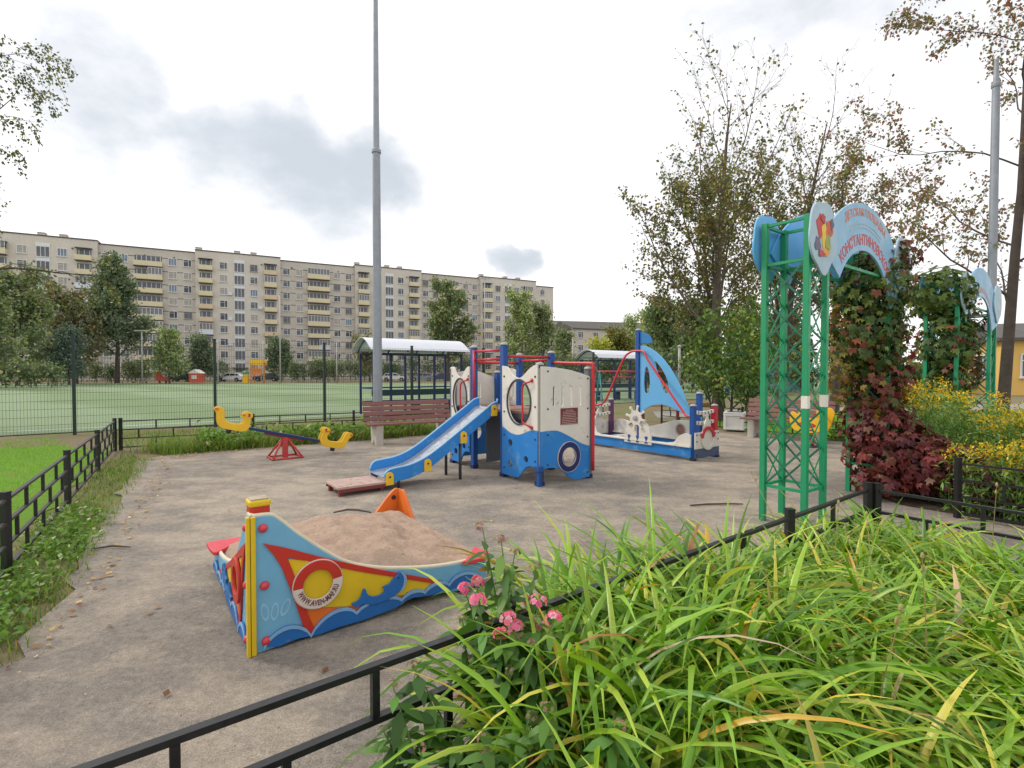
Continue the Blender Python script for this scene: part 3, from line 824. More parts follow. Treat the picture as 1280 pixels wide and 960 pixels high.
# birch whose hanging sprays enter the picture
wee = [dict(seg=9, sides=8, wob=.05, trop=.3, taper=.88), dict(n=13, **{'from': .34}, len=(.30, .42), ang=(.7, 1.1), seg=7, sides=5, wob=.12, trop=-.1, rr=.4, short=.45),
       dict(n=(7, 9), **{'from': .25}, len=(.35, .55), ang=(.4, .9), seg=6, sides=4, wob=.16, trop=-.7, rr=.45, short=.3),
       dict(n=(3, 5), **{'from': .3}, len=(.5, .8), ang=(.3, .8), seg=5, sides=3, wob=.14, trop=-2.6, rr=.55, short=.3)]
tree('birch_tree', 'birch with thin drooping leafy sprays hanging before the apartment block', (-15.5, 14.0, -.02), 105,
     [((0, 0, 0), (.04, 0, 1), 11.5, .17)], wee, .085, 11000, [(3, (96, 104, 66)), (3, (78, 86, 56)), (2, (120, 124, 78)), (.8, (156, 150, 84))], M_BARKD, .05, hang=.05, droop=.9)

# trees and shrubs beyond the pitch; each has its own skeleton
far = [dict(seg=7, sides=6, wob=.05, trop=.3, taper=.88), dict(n=15, **{'from': .18}, len=(.34, .46), ang=(.6, 1.1), seg=5, sides=4, wob=.12, trop=.35, rr=.4, short=.5),
       dict(n=7, **{'from': .2}, len=(.4, .6), ang=(.4, .9), seg=4, sides=3, wob=.15, trop=.1, rr=.5, short=.4)]
slim = [dict(seg=7, sides=6, wob=.04, trop=.3, taper=.9), dict(n=20, **{'from': .14}, len=(.30, .42), ang=(.5, .95), seg=5, sides=4, wob=.12, trop=.3, rr=.4, short=.55),
        dict(n=7, **{'from': .2}, len=(.4, .6), ang=(.4, .9), seg=4, sides=3, wob=.15, trop=-.1, rr=.5, short=.4)]
cone = [dict(seg=7, sides=6, wob=.04, trop=.3, taper=.9), dict(n=24, **{'from': .2}, len=(.36, .44), ang=(.6, 1.05), seg=5, sides=4, wob=.12, trop=.25, rr=.4, short=.86),
        dict(n=7, **{'from': .15}, len=(.4, .6), ang=(.4, .9), seg=4, sides=3, wob=.15, trop=-.1, rr=.5, short=.4)]
FG = 'trees beyond the pitch'
P1 = [(4, (117, 131, 96)), (3, (136, 150, 105)), (2, (103, 117, 89)), (.5, (187, 178, 117))]  # palettes of the distant trees lightened, haze put into the leaf colours
P2 = [(4, (105, 122, 94)), (3, (122, 138, 108)), (2, (94, 108, 87))]
P3 = [(4, (141, 159, 108)), (3, (162, 176, 122)), (2, (122, 138, 96)), (.6, (220, 211, 136))]
PY = [(4, (183, 183, 80)), (3, (153, 167, 75)), (2, (209, 195, 92)), (1, (134, 148, 71))]
PG = [(4, (102, 118, 78)), (3, (118, 132, 90)), (2, (86, 102, 66))]
PR = [(3, (132, 128, 98)), (1, (158, 128, 84)), (3, (110, 118, 86))]
def px(x, z):                    # a point on the ground z metres ahead, seen under picture column x
    return (x-640)/640*z
def fartree(name, label, x, z, h, pal, seed, kind=far, n=2600, leaf=.40, bark=None, k=.06, jit=.3, lean=0):
    tree(name, label, (px(x, z), z, -.1), seed, [((0, 0, 0), (lean, 0, 1), h*.93, h*.018)], kind, leaf*1.12, int(n*1.9), pal, bark or M_BARKD, jit*1.4, group=FG, droop=.3)
fartree('birch_tree', 'tall dark birch standing alone before the apartment block', 146, 74, 18.8, P2, 201, cone, 6800, .34, M_BARKD)
fartree('deciduous_tree', 'broad tree tinged with brown close to the tall dark birch', 96, 70, 12.5, PR, 202, far, 3600, .34)
fartree('deciduous_tree', 'wide leafy tree of dull green at the picture edge before the block', 22, 60, 12.8, P1, 203, far, 4200, .34)
fartree('deciduous_tree', 'bushy olive tree beside the pitch corner under the birch sprays', -26, 48, 10.2, P1, 213, far, 3600, .3)
fartree('fir_tree', 'bluish silvery tree at the foot of the brown tinged tree', 86, 64, 6.8, [(4, (118, 134, 122)), (3, (98, 116, 104)), (2, (84, 102, 92))], 204, slim, 3200, .24)
fartree('deciduous_tree', 'small pale round tree beside a thin T topped pole', 212, 72, 7.2, P3, 205, far, 2200, .3)
fartree('deciduous_tree', 'low dark round tree close to the pink stained wall', 250, 84, 7.2, P2, 206, far, 2600, .32)
fartree('deciduous_tree', 'dark green tree behind the yellow climbing tower', 352, 88, 7.0, P2, 207, far, 2600, .32)
fartree('deciduous_tree', 'tall leafy green tree behind the white roofed shelter', 560, 92, 17.4, P1, 208, far, 6400, .4, None)
fartree('birch_tree', 'pale birch near the end of the apartment block', 656, 98, 16.4, P3, 209, slim, 4200, .36, M_BIRCH)
fartree('birch_tree', 'second pale birch standing at the bare end wall of the block', 681, 100, 14.6, P1, 210, slim, 3600, .36, M_BIRCH)
fartree('deciduous_tree', 'rusty leaved small tree behind the shelter posts', 462, 84, 7.4, PR, 211, far, 1800, .32)
fartree('deciduous_tree', 'bright yellow green round tree before the low pale house', 752, 66, 5.6, PY, 212, far, 2200, .28)
fartree('deciduous_tree', 'olive tree next to the bright yellow green one', 775, 70, 7.2, [(3, (132, 128, 66)), (3, (104, 112, 60)), (1, (158, 140, 76))], 214, far, 2400, .3)
fartree('deciduous_tree', 'grey green tall tree behind the ship sail', 812, 74, 10.5, P3, 215, slim, 3600, .34)
fartree('deciduous_tree', 'rounded green tree rising above the ship sail', 836, 62, 9.6, PG, 216, far, 3800, .3)
fartree('deciduous_tree', 'dense green tree left of the forked poplar trunk', 866, 50, 8.4, PG, 217, far, 4000, .28)
fartree('deciduous_tree', 'yellowish green tree right behind the basketball board', 930, 46, 6.8, [(4, (128, 140, 62)), (3, (104, 122, 56))], 218, far, 3400, .28)
fartree('deciduous_tree', 'dull green tree seen through the first gate tower', 990, 48, 7.0, PG, 219, far, 3000, .28)
fartree('deciduous_tree', 'leafy tree in the gap between the two gates', 1080, 40, 6.4, PY, 220, far, 3200, .26)
fartree('deciduous_tree', 'thin small tree before the grey distant houses', 705, 84, 8.2, P1, 222, slim, 2000, .32)
fartree('deciduous_tree', 'bare topped small tree above the low pale house', 790, 110, 13.5, P3, 223, slim, 1800, .36)
def shrub(label, x, z, w, h, pal, seed, n=1500):
    rg = random.Random(seed); tr = []
    m = max(3, int(w*1.1))
    for i in range(m): tr.append(((w*(-.5+(i+.5)/m)+rg.uniform(-.2, .2), rg.uniform(-.4, .4), 0), (rg.uniform(-.25, .25), 0, 1), h*rg.uniform(.65, 1.0), .04))
    tree('shrub', label, (px(x, z), z, -.05), seed, tr, bush, .28, int(n*1.5), pal, M_BARKD, .26, cat='shrub', group='shrubs along the far side of the pitch')
for a in (('wide dark shrub below the bluish tree', 60, 72, 11, 3.4, P2, 301, 2600), ('shrub at the foot of the tall dark birch', 150, 76, 9, 3.0, P1, 302, 2000),
          ('dark shrub between the parked pale car and the small round tree', 238, 86, 9, 3.6, P2, 303, 2000), ('green shrub right of the climbing tower', 392, 84, 8, 3.2, PG, 304, 1900),
          ('long shrub under the balconies beside the shelter', 430, 88, 10, 4.0, P1, 305, 2200), ('shrub behind the blue bench of the white roofed shelter', 480, 94, 8, 3.6, P2, 306, 1800),
          ('dark shrub under the tall leafy green tree', 556, 98, 14, 4.6, P2, 307, 2600), ('shrub under the two pale birches', 668, 96, 9, 4.2, P1, 308, 2000),
          ('shrub mass before the low pale house', 728, 60, 8, 3.4, P1, 309, 2400), ('shrub behind the bow of the ship', 846, 40, 7, 2.8, PG, 310, 2600),
          ('dark shrub behind the ship sail', 800, 52, 9, 3.2, P2, 311, 2600), ('shrub behind the blue hoarding', 985, 40, 9, 2.6, PG, 312, 2200), ('low shrub at the far corner of the pitch', 10, 52, 9, 2.6, P1, 313, 2200),
          ('green shrub seen between the two gates', 1128, 26, 5, 2.0, PG, 314, 2000)):
    shrub(*a)
# ------------------------------------------------------------------ paints of the equipment
M_WHITE = paint('panel_white', (222, 217, 206), .45, .12, 3, (178, 166, 146), .58, 5)
M_BLUE = paint('panel_blue', (40, 128, 204), .45, .14, 2.5, (88, 148, 196), .56, 4)
M_NAVY = paint('post_blue', (28, 80, 152), .4, .12, 8, (90, 96, 110), .74, 20)
M_DNAVY = paint('shelter_navy', (30, 44, 98), .45, .12, 8)
M_RED = paint('tube_red', (196, 46, 58), .35, .1, 8)
M_YEL = paint('panel_yellow', (232, 186, 40), .42, .1, 8, (150, 110, 50), .70, 16)
M_GREY = paint('plastic_grey', (108, 112, 118), .5, .1, 8)
M_DGREY = paint('dark_grey', (62, 64, 70), .5, .1, 8)
M_CAP = paint('cap_grey', (170, 168, 164), .5, .1, 8)
M_STEEL = paint('slide_steel', (190, 192, 194), .32, .15, 5, (140, 136, 130), .62, 9, metal=.55)
M_BROWN = paint('plaque_brown', (120, 52, 52), .5, .12, 8)
M_PALE = paint('lettering_pale', (214, 190, 180), .6, .1, 8)
M_PLY = paint('platform_ply', (150, 112, 96), .7, .2, 8, (110, 86, 76), .6, 12)
M_SKY = paint('sail_blue', (104, 176, 224), .45, .08, 5)
M_BOLT = paint('bolt_dark', (46, 48, 56), .4, .1, 9)
M_ZINC = paint('galvanised', (150, 156, 164), .5, .14, 3, (118, 122, 128), .62, 8, metal=.35)

BM = MB().lathe([(.014, 0), (.014, .006), (.0085, .012)], (0, 0, 0), 8).mesh('bolt', M_BOLT)
def bolt(M, x, y, parent, name='bolt'):
    o = bpy.data.objects.new(name, BM); COL.objects.link(o); o.parent = parent; o.matrix_local = M @ Matrix.Translation((x, y, 0)); return o

# ------------------------------------------------------------------ playhouse with slide
def playhouse():
    org = Vector((.365, 6.76, 0))
    t = thing('playhouse', 'white and blue ship shaped playhouse tower with a steel slide', 'playhouse', org, TH)
    Wd = .9
    def post(name, x, y, h, m, foot=True):
        b = MB(); s = .085
        b.box((0, 0, h/2+.02), (s, s, h-.04)); o = b.build(name, m, t, bevel=.006); o.location = (x, y, 0)
        c = MB(); c.lathe([(.058, 0), (.060, .012), (.048, .03), (.016, .042)], (0, 0, h), 14, 0); c.build('cap', M_CAP, o, smooth=True)
        if name == 'corner_post':
            e = MB(); e.box((-.040, -.040, .91), (.012, .012, 1.3)); e.build('edge_strip', M_CAP, o)
        if foot:
            f = MB(); f.box((0, 0, .03), (.1, .1, .06)); f.build('foot', M_DNAVY, o, bevel=.004)
    cp = post('corner_post', .012, .012, 1.60, M_DGREY)
    post('post', 0, .80, 1.90, M_NAVY); post('post', 0, 1.60, 1.89, M_NAVY); post('post', 0, 2.24, 1.56, M_GREY)
    post('post', Wd, 0, 1.55, M_GREY); post('post', Wd, .80, 1.80, M_NAVY); post('post', Wd, 1.60, 1.79, M_NAVY); post('post', Wd, 2.24, 1.50, M_NAVY)
    b = MB(); b.box((0, 0, .13), (.05, .05, .26)); b.box((0, 0, .235), (.085, .085, .07)); o = b.build('corner_foot', M_NAVY, t, bevel=.005); o.location = (-.035, -.035, 0)
    # side walls: plane x = const, s runs along y
    def sidewall(x, y0, w, far, label=None):
        M = frame((x, y0, 0), (0, 1, 0), (0, 0, 1))      # normal = +x
        top = smooth2([(0, 1.60), (.10*w, 1.595), (.22*w, 1.55), (.40*w, 1.455), (.52*w, 1.43), (.68*w, 1.47), (.82*w, 1.57), (.88*w, 1.59), (w, 1.60)], 5)
        wave = smooth2([(0, .735), (.14*w, .735), (.32*w, .69), (.52*w, .645), (.72*w, .655), (.88*w, .70), (w, .735)], 5)
        low = smooth2([(w, .055), (.72*w, .05), (.52*w, .06), (.42*w, .13), (.30*w, .22), (.16*w, .25), (0, .25)], 5)
        ov = circle(.50*w, 1.10, .325*w if not far else .36*w, .30, 40)
        b = MB(); b.plate([top+wave[::-1], ov], M, .026, 0); o = b.build('side_wall', M_WHITE, t, auto=Q(40))
        holes = [circle(.30*w, .33, .045, None, 18), circle(.75*w, .52, .05, None, 18), circle(.75*w, .22, .05, None, 18)]
        b = MB(); b.plate([wave+low]+holes, M, .026, 0); b.build('wave_panel', M_BLUE, t, auto=Q(40))
        b = MB(); ring = circle(.50*w, 1.10, (.325 if not far else .36)*w+.02, .32, 40)
        b.plate([ring, circle(.50*w, 1.10, (.325 if not far else .36)*w-.004, .296, 40)], M @ Matrix.Translation((0, 0, -.018)), .018); b.build('window_ring', M_DGREY, o, auto=Q(40))
        for (s_, z_) in ((.05, 1.45), (.05, 1.05), (.05, .62), (.05, .33), (.93, 1.45), (.93, .95), (.93, .62), (.93, .15)):
            bolt(M @ Matrix.Translation((0, 0, -.013)) @ Matrix.Rotation(PI, 4, 'X'), s_*w, -z_, t)
        b = MB(); yh = .30*w
        b.tube([M @ Vector(p) for p in smooth2([(yh-.13, 1.40, -.015), (yh-.12, 1.38, -.05), (yh, 1.31, -.07), (yh, .95, -.07), (yh, .84, -.07), (yh-.11, .79, -.05), (yh-.12, .77, -.015)], 4)], .0125, 8)
        for z_ in (1.40, .77): b.lathe([(.028, 0), (.028, .01), (.014, .014)], (0, 0, 0), 10, 0, M @ Matrix.Translation((yh-.13, z_, -.013)) @ Matrix.Rotation(PI, 4, 'X'))
        b.build('grab_handle', M_RED, t, smooth=True)
    sidewall(-.048, -.022, .787, False); sidewall(-.048, 1.645, .56, True)
    # front wall: plane y = const
    M = frame((0, -.048, 0), (1, 0, 0), (0, 0, 1)); a0, a1 = -.022, .875
    top = smooth2([(a0, 1.585), (.16, 1.575), (.45, 1.545), (.68, 1.50), (a1, 1.45)], 5)
    wave = smooth2([(a0, .725), (.16, .728), (.28, .715), (.45, .645), (.60, .57), (.74, .505), (a1, .465)], 5)
    low = smooth2([(a1, .03), (.70, .02), (.58, .03), (.48, .07), (.38, .15), (.24, .22), (a0, .235)], 5)
    slots = [stadium(x, 1.185, .036, .27) for x in (.20, .355, .52, .69)]
    b = MB(); b.plate([top+wave[::-1]]+slots, M, .026); fw = b.build('front_wall', M_WHITE, t, auto=Q(40))
    b = MB(); b.plate([wave+low, circle(.47, .35, .135)], M, .026); wp = b.build('wave_panel', M_BLUE, t, auto=Q(40))
    Mo = M @ Matrix.Translation((0, 0, .021))
    b = MB(); b.plate([circle(.47, .35, .205), circle(.47, .35, .131)], Mo, .016); pr = b.build('porthole_ring', M_DNAVY, wp, auto=Q(40))
    b = MB(); b.plate([circle(.47, .35, .212), circle(.47, .35, .2045)], Mo, .017); b.plate([circle(.47, .35, .1305), circle(.47, .35, .124)], Mo, .018); b.build('porthole_rim', M_PALE, wp)
    b = MB(); b.plate([[(.315, .795), (.635, .795), (.635, 1.02), (.315, 1.02)]], M @ Matrix.Translation((0, 0, .017)), .008); pl = b.build('plaque', M_BROWN, t)
    b = MB(); rg = random.Random(4)
    for r_ in range(9):
        z = .995-.023*r_; x = .33+rg.uniform(0, .03)+(.07 if r_ == 0 else 0); e = .62-rg.uniform(0, .06)-(.07 if r_ == 0 else 0)
        while x < e:
            w_ = rg.uniform(.012, .035); b.box((x+w_/2, z-.005, .0225), (w_, .0065, .0012), M); x += w_+.007
    b.build('small_print', M_PALE, pl)
    for (x, z) in ((.09, 1.52), (.09, 1.02), (.09, .68), (.09, .28), (.83, 1.42), (.83, 1.0), (.83, .60), (.83, .10)): bolt(M @ Matrix.Translation((0, 0, .013)), x, z, t)
    # platforms
    for (y0, y1) in ((.045, .755), (.845, 1.555), (1.645, 2.195)):
        b = MB(); b.box((Wd/2, (y0+y1)/2, .945), (Wd-.1, y1-y0, .03)); b.build('platform', M_PLY, t)
        for xx in (.04, Wd-.04): b = MB(); b.box((xx, (y0+y1)/2, .89), (.03, y1-y0, .08)); b.build('platform_beam', M_DGREY, t)
    # back walls with slots, and the climbing side
    Mb = frame((.948, 0, 0), (0, 1, 0), (0, 0, 1))
    for (y0, y1) in ((1.645, 2.2),):
        c = (y0+y1)/2
        b = MB(); b.plate([[(y0, .92), (y1, .92), (y1, 1.42)]+smooth2([(y1, 1.45), (c, 1.58), (y0, 1.5)], 4), stadium(c-.1, 1.2, .04, .26), stadium(c+.1, 1.2, .04, .26)], Mb, .024); b.build('back_wall', M_WHITE, t)
    b = MB(); b.plate([[(.045, .93), (.5, .93), (.5, 1.3)]+smooth2([(.5, 1.36), (.3, 1.44), (.045, 1.42)], 4)], Mb, .024); b.build('back_wall', M_WHITE, t)
    Mc = frame((0, 2.288, 0), (1, 0, 0), (0, 0, 1))
    b = MB(); b.plate([[(.05, .9), (.85, .9), (.85, 1.4)]+smooth2([(.85, 1.42), (.45, 1.54), (.05, 1.5)], 4), stadium(.35, 1.2, .04, .26), stadium(.55, 1.2, .04, .26)], Mc, .024); b.build('end_wall', M_WHITE, t)
    b = MB(); b.plate([[(.05, .08), (.85, .08), (.85, .88), (.05, .88)], circle(.45, .48, .14)], Mc, .024); b.build('end_wall', M_BLUE, t)
    for k, z in enumerate((.2, .4, .6, .8)):
        b = MB(); b.tube([(Wd+.02+.30*(1-z), .86, z), (Wd+.02+.30*(1-z), 1.54, z)], .016, 8); b.build('rung', M_DGREY, t)
    for y in (.85, 1.55):
        b = MB(); b.bar((Wd+.31, y, 0), (Wd+.05, y, .95), .05, .03); b.build('ladder_side', M_GREY, t)
    b = MB(); b.box((.52, .83, .45), (.6, .02, .75)); b.build('inner_panel', M_GREY, t)
    b = MB(); b.box((.52, 1.58, .45), (.6, .02, .75)); b.build('inner_panel', M_GREY, t)
    # red tubes
    def tube(p, r=.021): b = MB(); b.tube(p, r, 10); return b.build('red_tube', M_RED, t, smooth=True)
    tube([(-.02, .845, 1.70), (-.02, 1.555, 1.70)], .018); tube([(-.02, .845, 1.83), (-.02, 1.555, 1.83)], .018)
    tube([(-.05, 1.525, .97), (-.05, 1.525, 1.85)], .02)
    tube([(.045, .80, 1.74), (.855, .80, 1.74)], .02); tube([(.045, 1.60, 1.66), (.855, 1.60, 1.66)], .02)
    tube([(Wd, .845, 1.70), (Wd, 1.555, 1.70)], .018)
    tube(smooth2([(Wd+.0, .76, 1.66), (Wd+.0, .4, 1.645), (Wd+.0, -.07, 1.63), (Wd+.0, -.1, 1.60), (Wd+.0, -.1, 1.5), (Wd, -.1, .8), (Wd+.0, -.1, .12)], 3), .024)
    # the slide leaves towards -x
    prof = smooth2([(.0, .985), (-.10, .96), (-.22, .88), (-.6, .635), (-1.0, .38), (-1.22, .265), (-1.42, .205), (-1.62, .185), (-1.76, .165)], 5)
    y0, y1 = .955, 1.445
    b = MB(); n = len(prof); vs = []
    for (x, z) in prof: vs += [(x, y0+.02, z+.015), (x, y0+.06, z), (x, y1-.06, z), (x, y1-.02, z+.015)]
    b.add(vs, [(4*i+j, 4*i+4+j, 4*i+5+j, 4*i+1+j) for i in range(n-1) for j in range(3)])
    k = len(b.v); vs = [(x, y, z-.006) for (x, y, z) in vs]
    b.add(vs, [(4*i+1+j, 4*i+5+j, 4*i+4+j, 4*i+j) for i in range(n-1) for j in range(3)])
    sl = b.build('slide', M_STEEL, t, smooth=True)
    for y in (y0, y1):
        Ms = frame((0, y, 0), (1, 0, 0), (0, 0, 1))
        hs = .09 if y == y0 else .13; up = [(x, z+hs) for x, z in prof]; up[-1] = (prof[-1][0], prof[-1][1]+.03); up[-2] = (prof[-2][0], prof[-2][1]+hs*.7); up[-3] = (prof[-3][0], prof[-3][1]+hs*.9); up[0] = (-.01, 1.12)
        dn = [(x, z-.085) for x, z in prof]; dn[-1] = (prof[-1][0]+.01, prof[-1][1]-.02)
        b = MB(); b.plate([up+dn[::-1]], Ms, .022, bev=.004); o = b.build('slide_side', M_BLUE, sl, auto=Q(40))
        b = MB(); b.tube([Ms @ Vector((x, z+.002, 0)) for x, z in up], .0125, 6); b.build('side_trim', paint('trim_pale', (150, 196, 226), .4, .1), sl, smooth=True)
        sgn = -1 if y == y0 else 1
        for (x, z) in ((-1.70, .10), (-1.16, .215), (-.60, .545), (-.08, .90)):
            b = MB(); w_ = .052; pl = [(x-w_, z-.03), (x+w_, z-.03)]+[(x+w_*math.cos(a), z+.085+w_*math.sin(a)) for a in [PI*i/10 for i in range(11)]]
            b.plate([pl], frame((0, y+sgn*.021, 0), (1, 0, 0), (0, 0, 1)), .018); b.build('clip', M_YEL, sl, auto=Q(40))
            bolt(frame((x, y+sgn*.03, z+.075), (1, 0, 0) if sgn < 0 else (-1, 0, 0), (0, 0, 1)), 0, 0, sl, 'clip_bolt')
    for y in (1.0, 1.4):
        b = MB(); b.tube([(-.62, y, 0), (-.62, y, .57)], .022, 8); b.build('slide_leg', M_DGREY, t, smooth=True)
        b = MB(); b.tube([(-1.55, y, .01), (-1.55, y, .15)], .02, 8); b.build('slide_leg', M_DGREY, t, smooth=True)
    return t
playhouse()
b = MB(); b.box((0, 0, .105), (.62, .50, .03)); 
o = thing('landing_board', 'worn brown board on short legs at the foot of the slide', 'board', W(0, 0)+Vector((.365, 6.76, 0))+W(-2.04, 1.20), TH)
b.build('board', paint('board_brown', (182, 154, 142), .8, .2, 5, (110, 84, 74), .55, 12), o, bevel=.005)
for sx in (-.26, .26):
    for sy in (-.19, .19):
        b = MB(); b.box((sx, sy, .045), (.05, .05, .088)); b.build('leg', M_BROWN, o)
for sy in (-.243, .243):
    b = MB(); b.box((0, sy, .075), (.60, .012, .05)); b.build('edge', M_BROWN, o)

# ------------------------------------------------------------------ ship with a sail
M_SLATE = paint('board_slate', (74, 92, 122), .45, .12, 8)
def ship():
    org = Vector((3.08, 8.65, 0)); Wd, L = .76, 2.55
    t = thing('play_ship', 'wooden play ship with pale blue sail and tall mast', 'play ship', org, TH)
    M0 = lambda x: frame((x, 0, 0), (0, 1, 0), (0, 0, 1))       # long boards: s along y, normal +x
    for x, nm in ((0, 'side_board'), (Wd, 'side_board')):
        b = MB(); b.plate([[(.05, .05), (L-.05, .05), (L-.05, .225), (.05, .225)]], M0(x), .03); sb = b.build(nm, M_BLUE, t)
        b = MB(); b.box((x, L/2, .24), (.11, L-.1, .028)); b.build('gunwale', M_WHITE, t, bevel=.004)
    def knee(x, y0, y1, h):
        pl = [(y0, .256), (y1, .256)]+smooth2([(y1, .27), (y0+(y1-y0)*.75, .29), (y0+(y1-y0)*.55, h*.85), (y0+(y1-y0)*.25, h), (y0, h-.02)], 5)
        if y1 < y0: pl = pl[::-1]
        b = MB(); b.plate([pl], M0(x), .03); b.build('bulwark', M_WHITE, t, auto=Q(40))
    knee(-.001, .05, .50, .46); knee(-.001, L-.05, L-.42, .48)
    pl = [(.05, .256), (1.7, .256)]+smooth2([(1.7, .34), (1.5, .42), (1.2, .50), (.95, .58), (.7, .60), (.05, .60)], 5)
    b = MB(); b.plate([pl, circle(.78, .42, .10, .105, 24)], M0(Wd+.001), .03); o = b.build('bulwark', M_WHITE, t, auto=Q(40))
    b = MB(); b.plate([circle(.78, .42, .115, .12, 28), circle(.78, .42, .09, .095, 28)], M0(Wd-.019), .012); b.plate([circle(.78, .42, .095, .10, 28)], M0(Wd-.002), .008, 1); b.build('bulwark_porthole', [M_CAP, M_PLY], o)
    pl = [(L-.05, .256), (L-.75, .256)]+smooth2([(L-.75, .30), (L-.55, .46), (L-.3, .52), (L-.05, .46)], 5)
    b = MB(); b.plate([pl[::-1]], M0(Wd+.001), .03); b.build('bulwark', M_WHITE, t, auto=Q(40))
    def endb(y, sgn):
        Me = frame((0, y, 0), (1, 0, 0), (0, 0, 1))
        b = MB(); b.plate([[(.02, .20), (Wd-.02, .20), (Wd-.02, .48), (.52, .48)]+smooth2([(.50, .52), (.44, .66), (.38, .74), (.32, .66), (.26, .52)], 4)+[(.24, .48), (.02, .48)]], Me, .026); b.build('end_board', M_WHITE, t, auto=Q(40))
        b = MB(); b.plate([[(.02, .04), (Wd-.02, .04), (Wd-.02, .198), (.02, .198)]], Me, .026); b.build('end_board', M_SLATE if sgn < 0 else M_BLUE, t)
        if sgn < 0:
            Mr = frame((.38, y-.026, .37), (1, 0, 0), (0, 0, 1))
            up = [(.205*math.cos(a), .205*math.sin(a)) for a in [PI*.02+PI*.96*i/16 for i in range(17)]]; ui = [(.145*math.cos(a), .145*math.sin(a)) for a in [PI*.02+PI*.96*i/16 for i in range(17)]]
            b = MB(); b.plate([up+ui[::-1]], Mr, .026, 0); b.plate([[(x, -z) for x, z in up][::-1]+[(x, -z) for x, z in ui]], Mr, .026, 1); b.build('life_ring', [M_RED, M_WHITE], t, auto=Q(40))
            for (x, z) in ((.06, .44), (.16, .44), (.06, .33), (.70, .44), (.62, .44), (.70, .33), (.06, .1), (.70, .1)): bolt(Me @ Matrix.Translation((0, 0, .013)), x, z, t)
    endb(-.005, -1); endb(L+.005, 1)
    def post(x, y, h, m, label=None):
        b = MB(); b.box((0, 0, h/2), (.085, .085, h)); o = b.build('post', m, t, bevel=.006); o.location = (x, y, 0)
        if label: o['label'] = label
        c = MB(); c.lathe([(.058, 0), (.060, .012), (.046, .028), (.014, .038)], (0, 0, h), 14); c.build('cap', M_CAP, o, smooth=True)
        return o
    M_PURP = paint('post_purple', (96, 52, 92), .4, .2, 4)
    post(.055, .055, .93, M_NAVY); r = post(Wd-.055, .055, .91, M_NAVY, 'post with a red upper half')
    b = MB(); b.box((0, 0, .62), (.088, .088, .56)); b.build('red_sleeve', M_RED, r)
    post(.055, L-.055, .92, M_NAVY); post(Wd-.055, L-.055, .92, M_PURP); post(.40, .16, 1.13, M_NAVY)
    # mast, sail and flag on the long axis
    mx, my = .38, 1.50
    m = post(mx, my, 2.33, M_NAVY); m.name = 'mast'
    Ms = frame((mx, 0, 0), (0, 1, 0), (0, 0, 1))
    out = smooth2([(my-.05, 2.03), (my-.12, 2.03), (my-.30, 1.97), (my-.55, 1.80), (my-.80, 1.52), (my-1.02, 1.16), (my-1.12, .93), (my-1.30, .78), (my-1.40, .72)], 5)
    botm = smooth2([(my-1.40, .66), (my-1.2, .68), (my-.95, .80), (my-.6, .90), (my-.3, .86), (my-.05, .70)], 5)
    h1 = smooth2([(my-.22, 1.62), (my-.27, 1.50), (my-.29, 1.30), (my-.26, 1.14), (my-.20, 1.10), (my-.155, 1.16), (my-.145, 1.34), (my-.17, 1.55)], 4, True)
    h2 = smooth2([(my-.40, 1.72), (my-.54, 1.60), (my-.66, 1.42), (my-.72, 1.24), (my-.70, 1.14), (my-.64, 1.12), (my-.56, 1.26), (my-.47, 1.48)], 4, True)
    b = MB(); b.plate([out+botm, h1, h2], Ms, .024); sa = b.build('sail', M_SKY, t, auto=Q(40))
    fl = [(my-.045, 2.07), (my-.33, 2.07)]+smooth2([(my-.33, 2.09), (my-.30, 2.18), (my-.2, 2.26), (my-.045, 2.30)], 4)
    b = MB(); b.plate([fl[::-1]], Ms, .024); b.build('pennant', paint('flag_blue', (44, 122, 186), .45, .1), t, auto=Q(40))
    # red tubes slope from both ends up to the mast
    for x in (.30,):
        b = MB(); b.tube(smooth2([(.1, L-.12, .84), (.12, L-.25, .84), (.16, L-.42, .98), (.27, 1.80, 1.74), (.31, 1.66, 1.90), (.33, my, 1.93), (.31, 1.30, 1.90), (.27, 1.16, 1.72), (.14, .36, .88), (.1, .22, .76), (.08, .08, .75)], 5), .021, 10)
        b.build('red_tube', M_RED, t, smooth=True)
    b = MB(); b.tube([(Wd-.05, L-.1, .84), (Wd-.05, .1, .80)], .015, 8); 
    # planked rope bridges at both ends
    for y, z0 in ((.055, .0), (L-.055, .0)):
        for z in (.84, .66):
            b = MB(); b.tube([(.1, y, z), (.25, y, z-.03), (Wd/2, y, z-.045), (Wd-.25, y, z-.03), (Wd-.1, y, z)], .014, 6); o = b.build('rope', M_DNAVY, t, smooth=True)
            b = MB()
            for k in range(6): b.box((.14+k*.096, y, z-.02-.02*math.sin(PI*k/5)), (.078, .05, .06))
            b.build('float', M_WHITE, o, bevel=.008)
            b = MB()
            for k in range(5): b.box((.188+k*.096, y, z-.02-.02*math.sin(PI*k/4)), (.016, .052, .04))
            b.build('clamp', M_DNAVY, o)
    # helm
    Mh = frame((-.035, 0, 0), (0, 1, 0), (0, 0, 1))
    arc = [(.84, .18), (1.48, .18)]+smooth2([(1.48, .22), (1.47, .34), (1.42, .50), (1.34, .58), (1.16, .62), (.98, .58), (.90, .50), (.85, .34)], 5)
    slots = [[(1.02, .26), (1.10, .26), (1.08, .33), (1.09, .40), (1.03, .40), (1.04, .33)], [(1.22, .26), (1.30, .26), (1.28, .33), (1.29, .40), (1.23, .40), (1.24, .33)]]
    b = MB(); b.plate([arc, stadium(1.16, .42, .06, .26)], Mh, .026); hp = b.build('helm_panel', M_WHITE, t, auto=Q(40))
    b = MB()
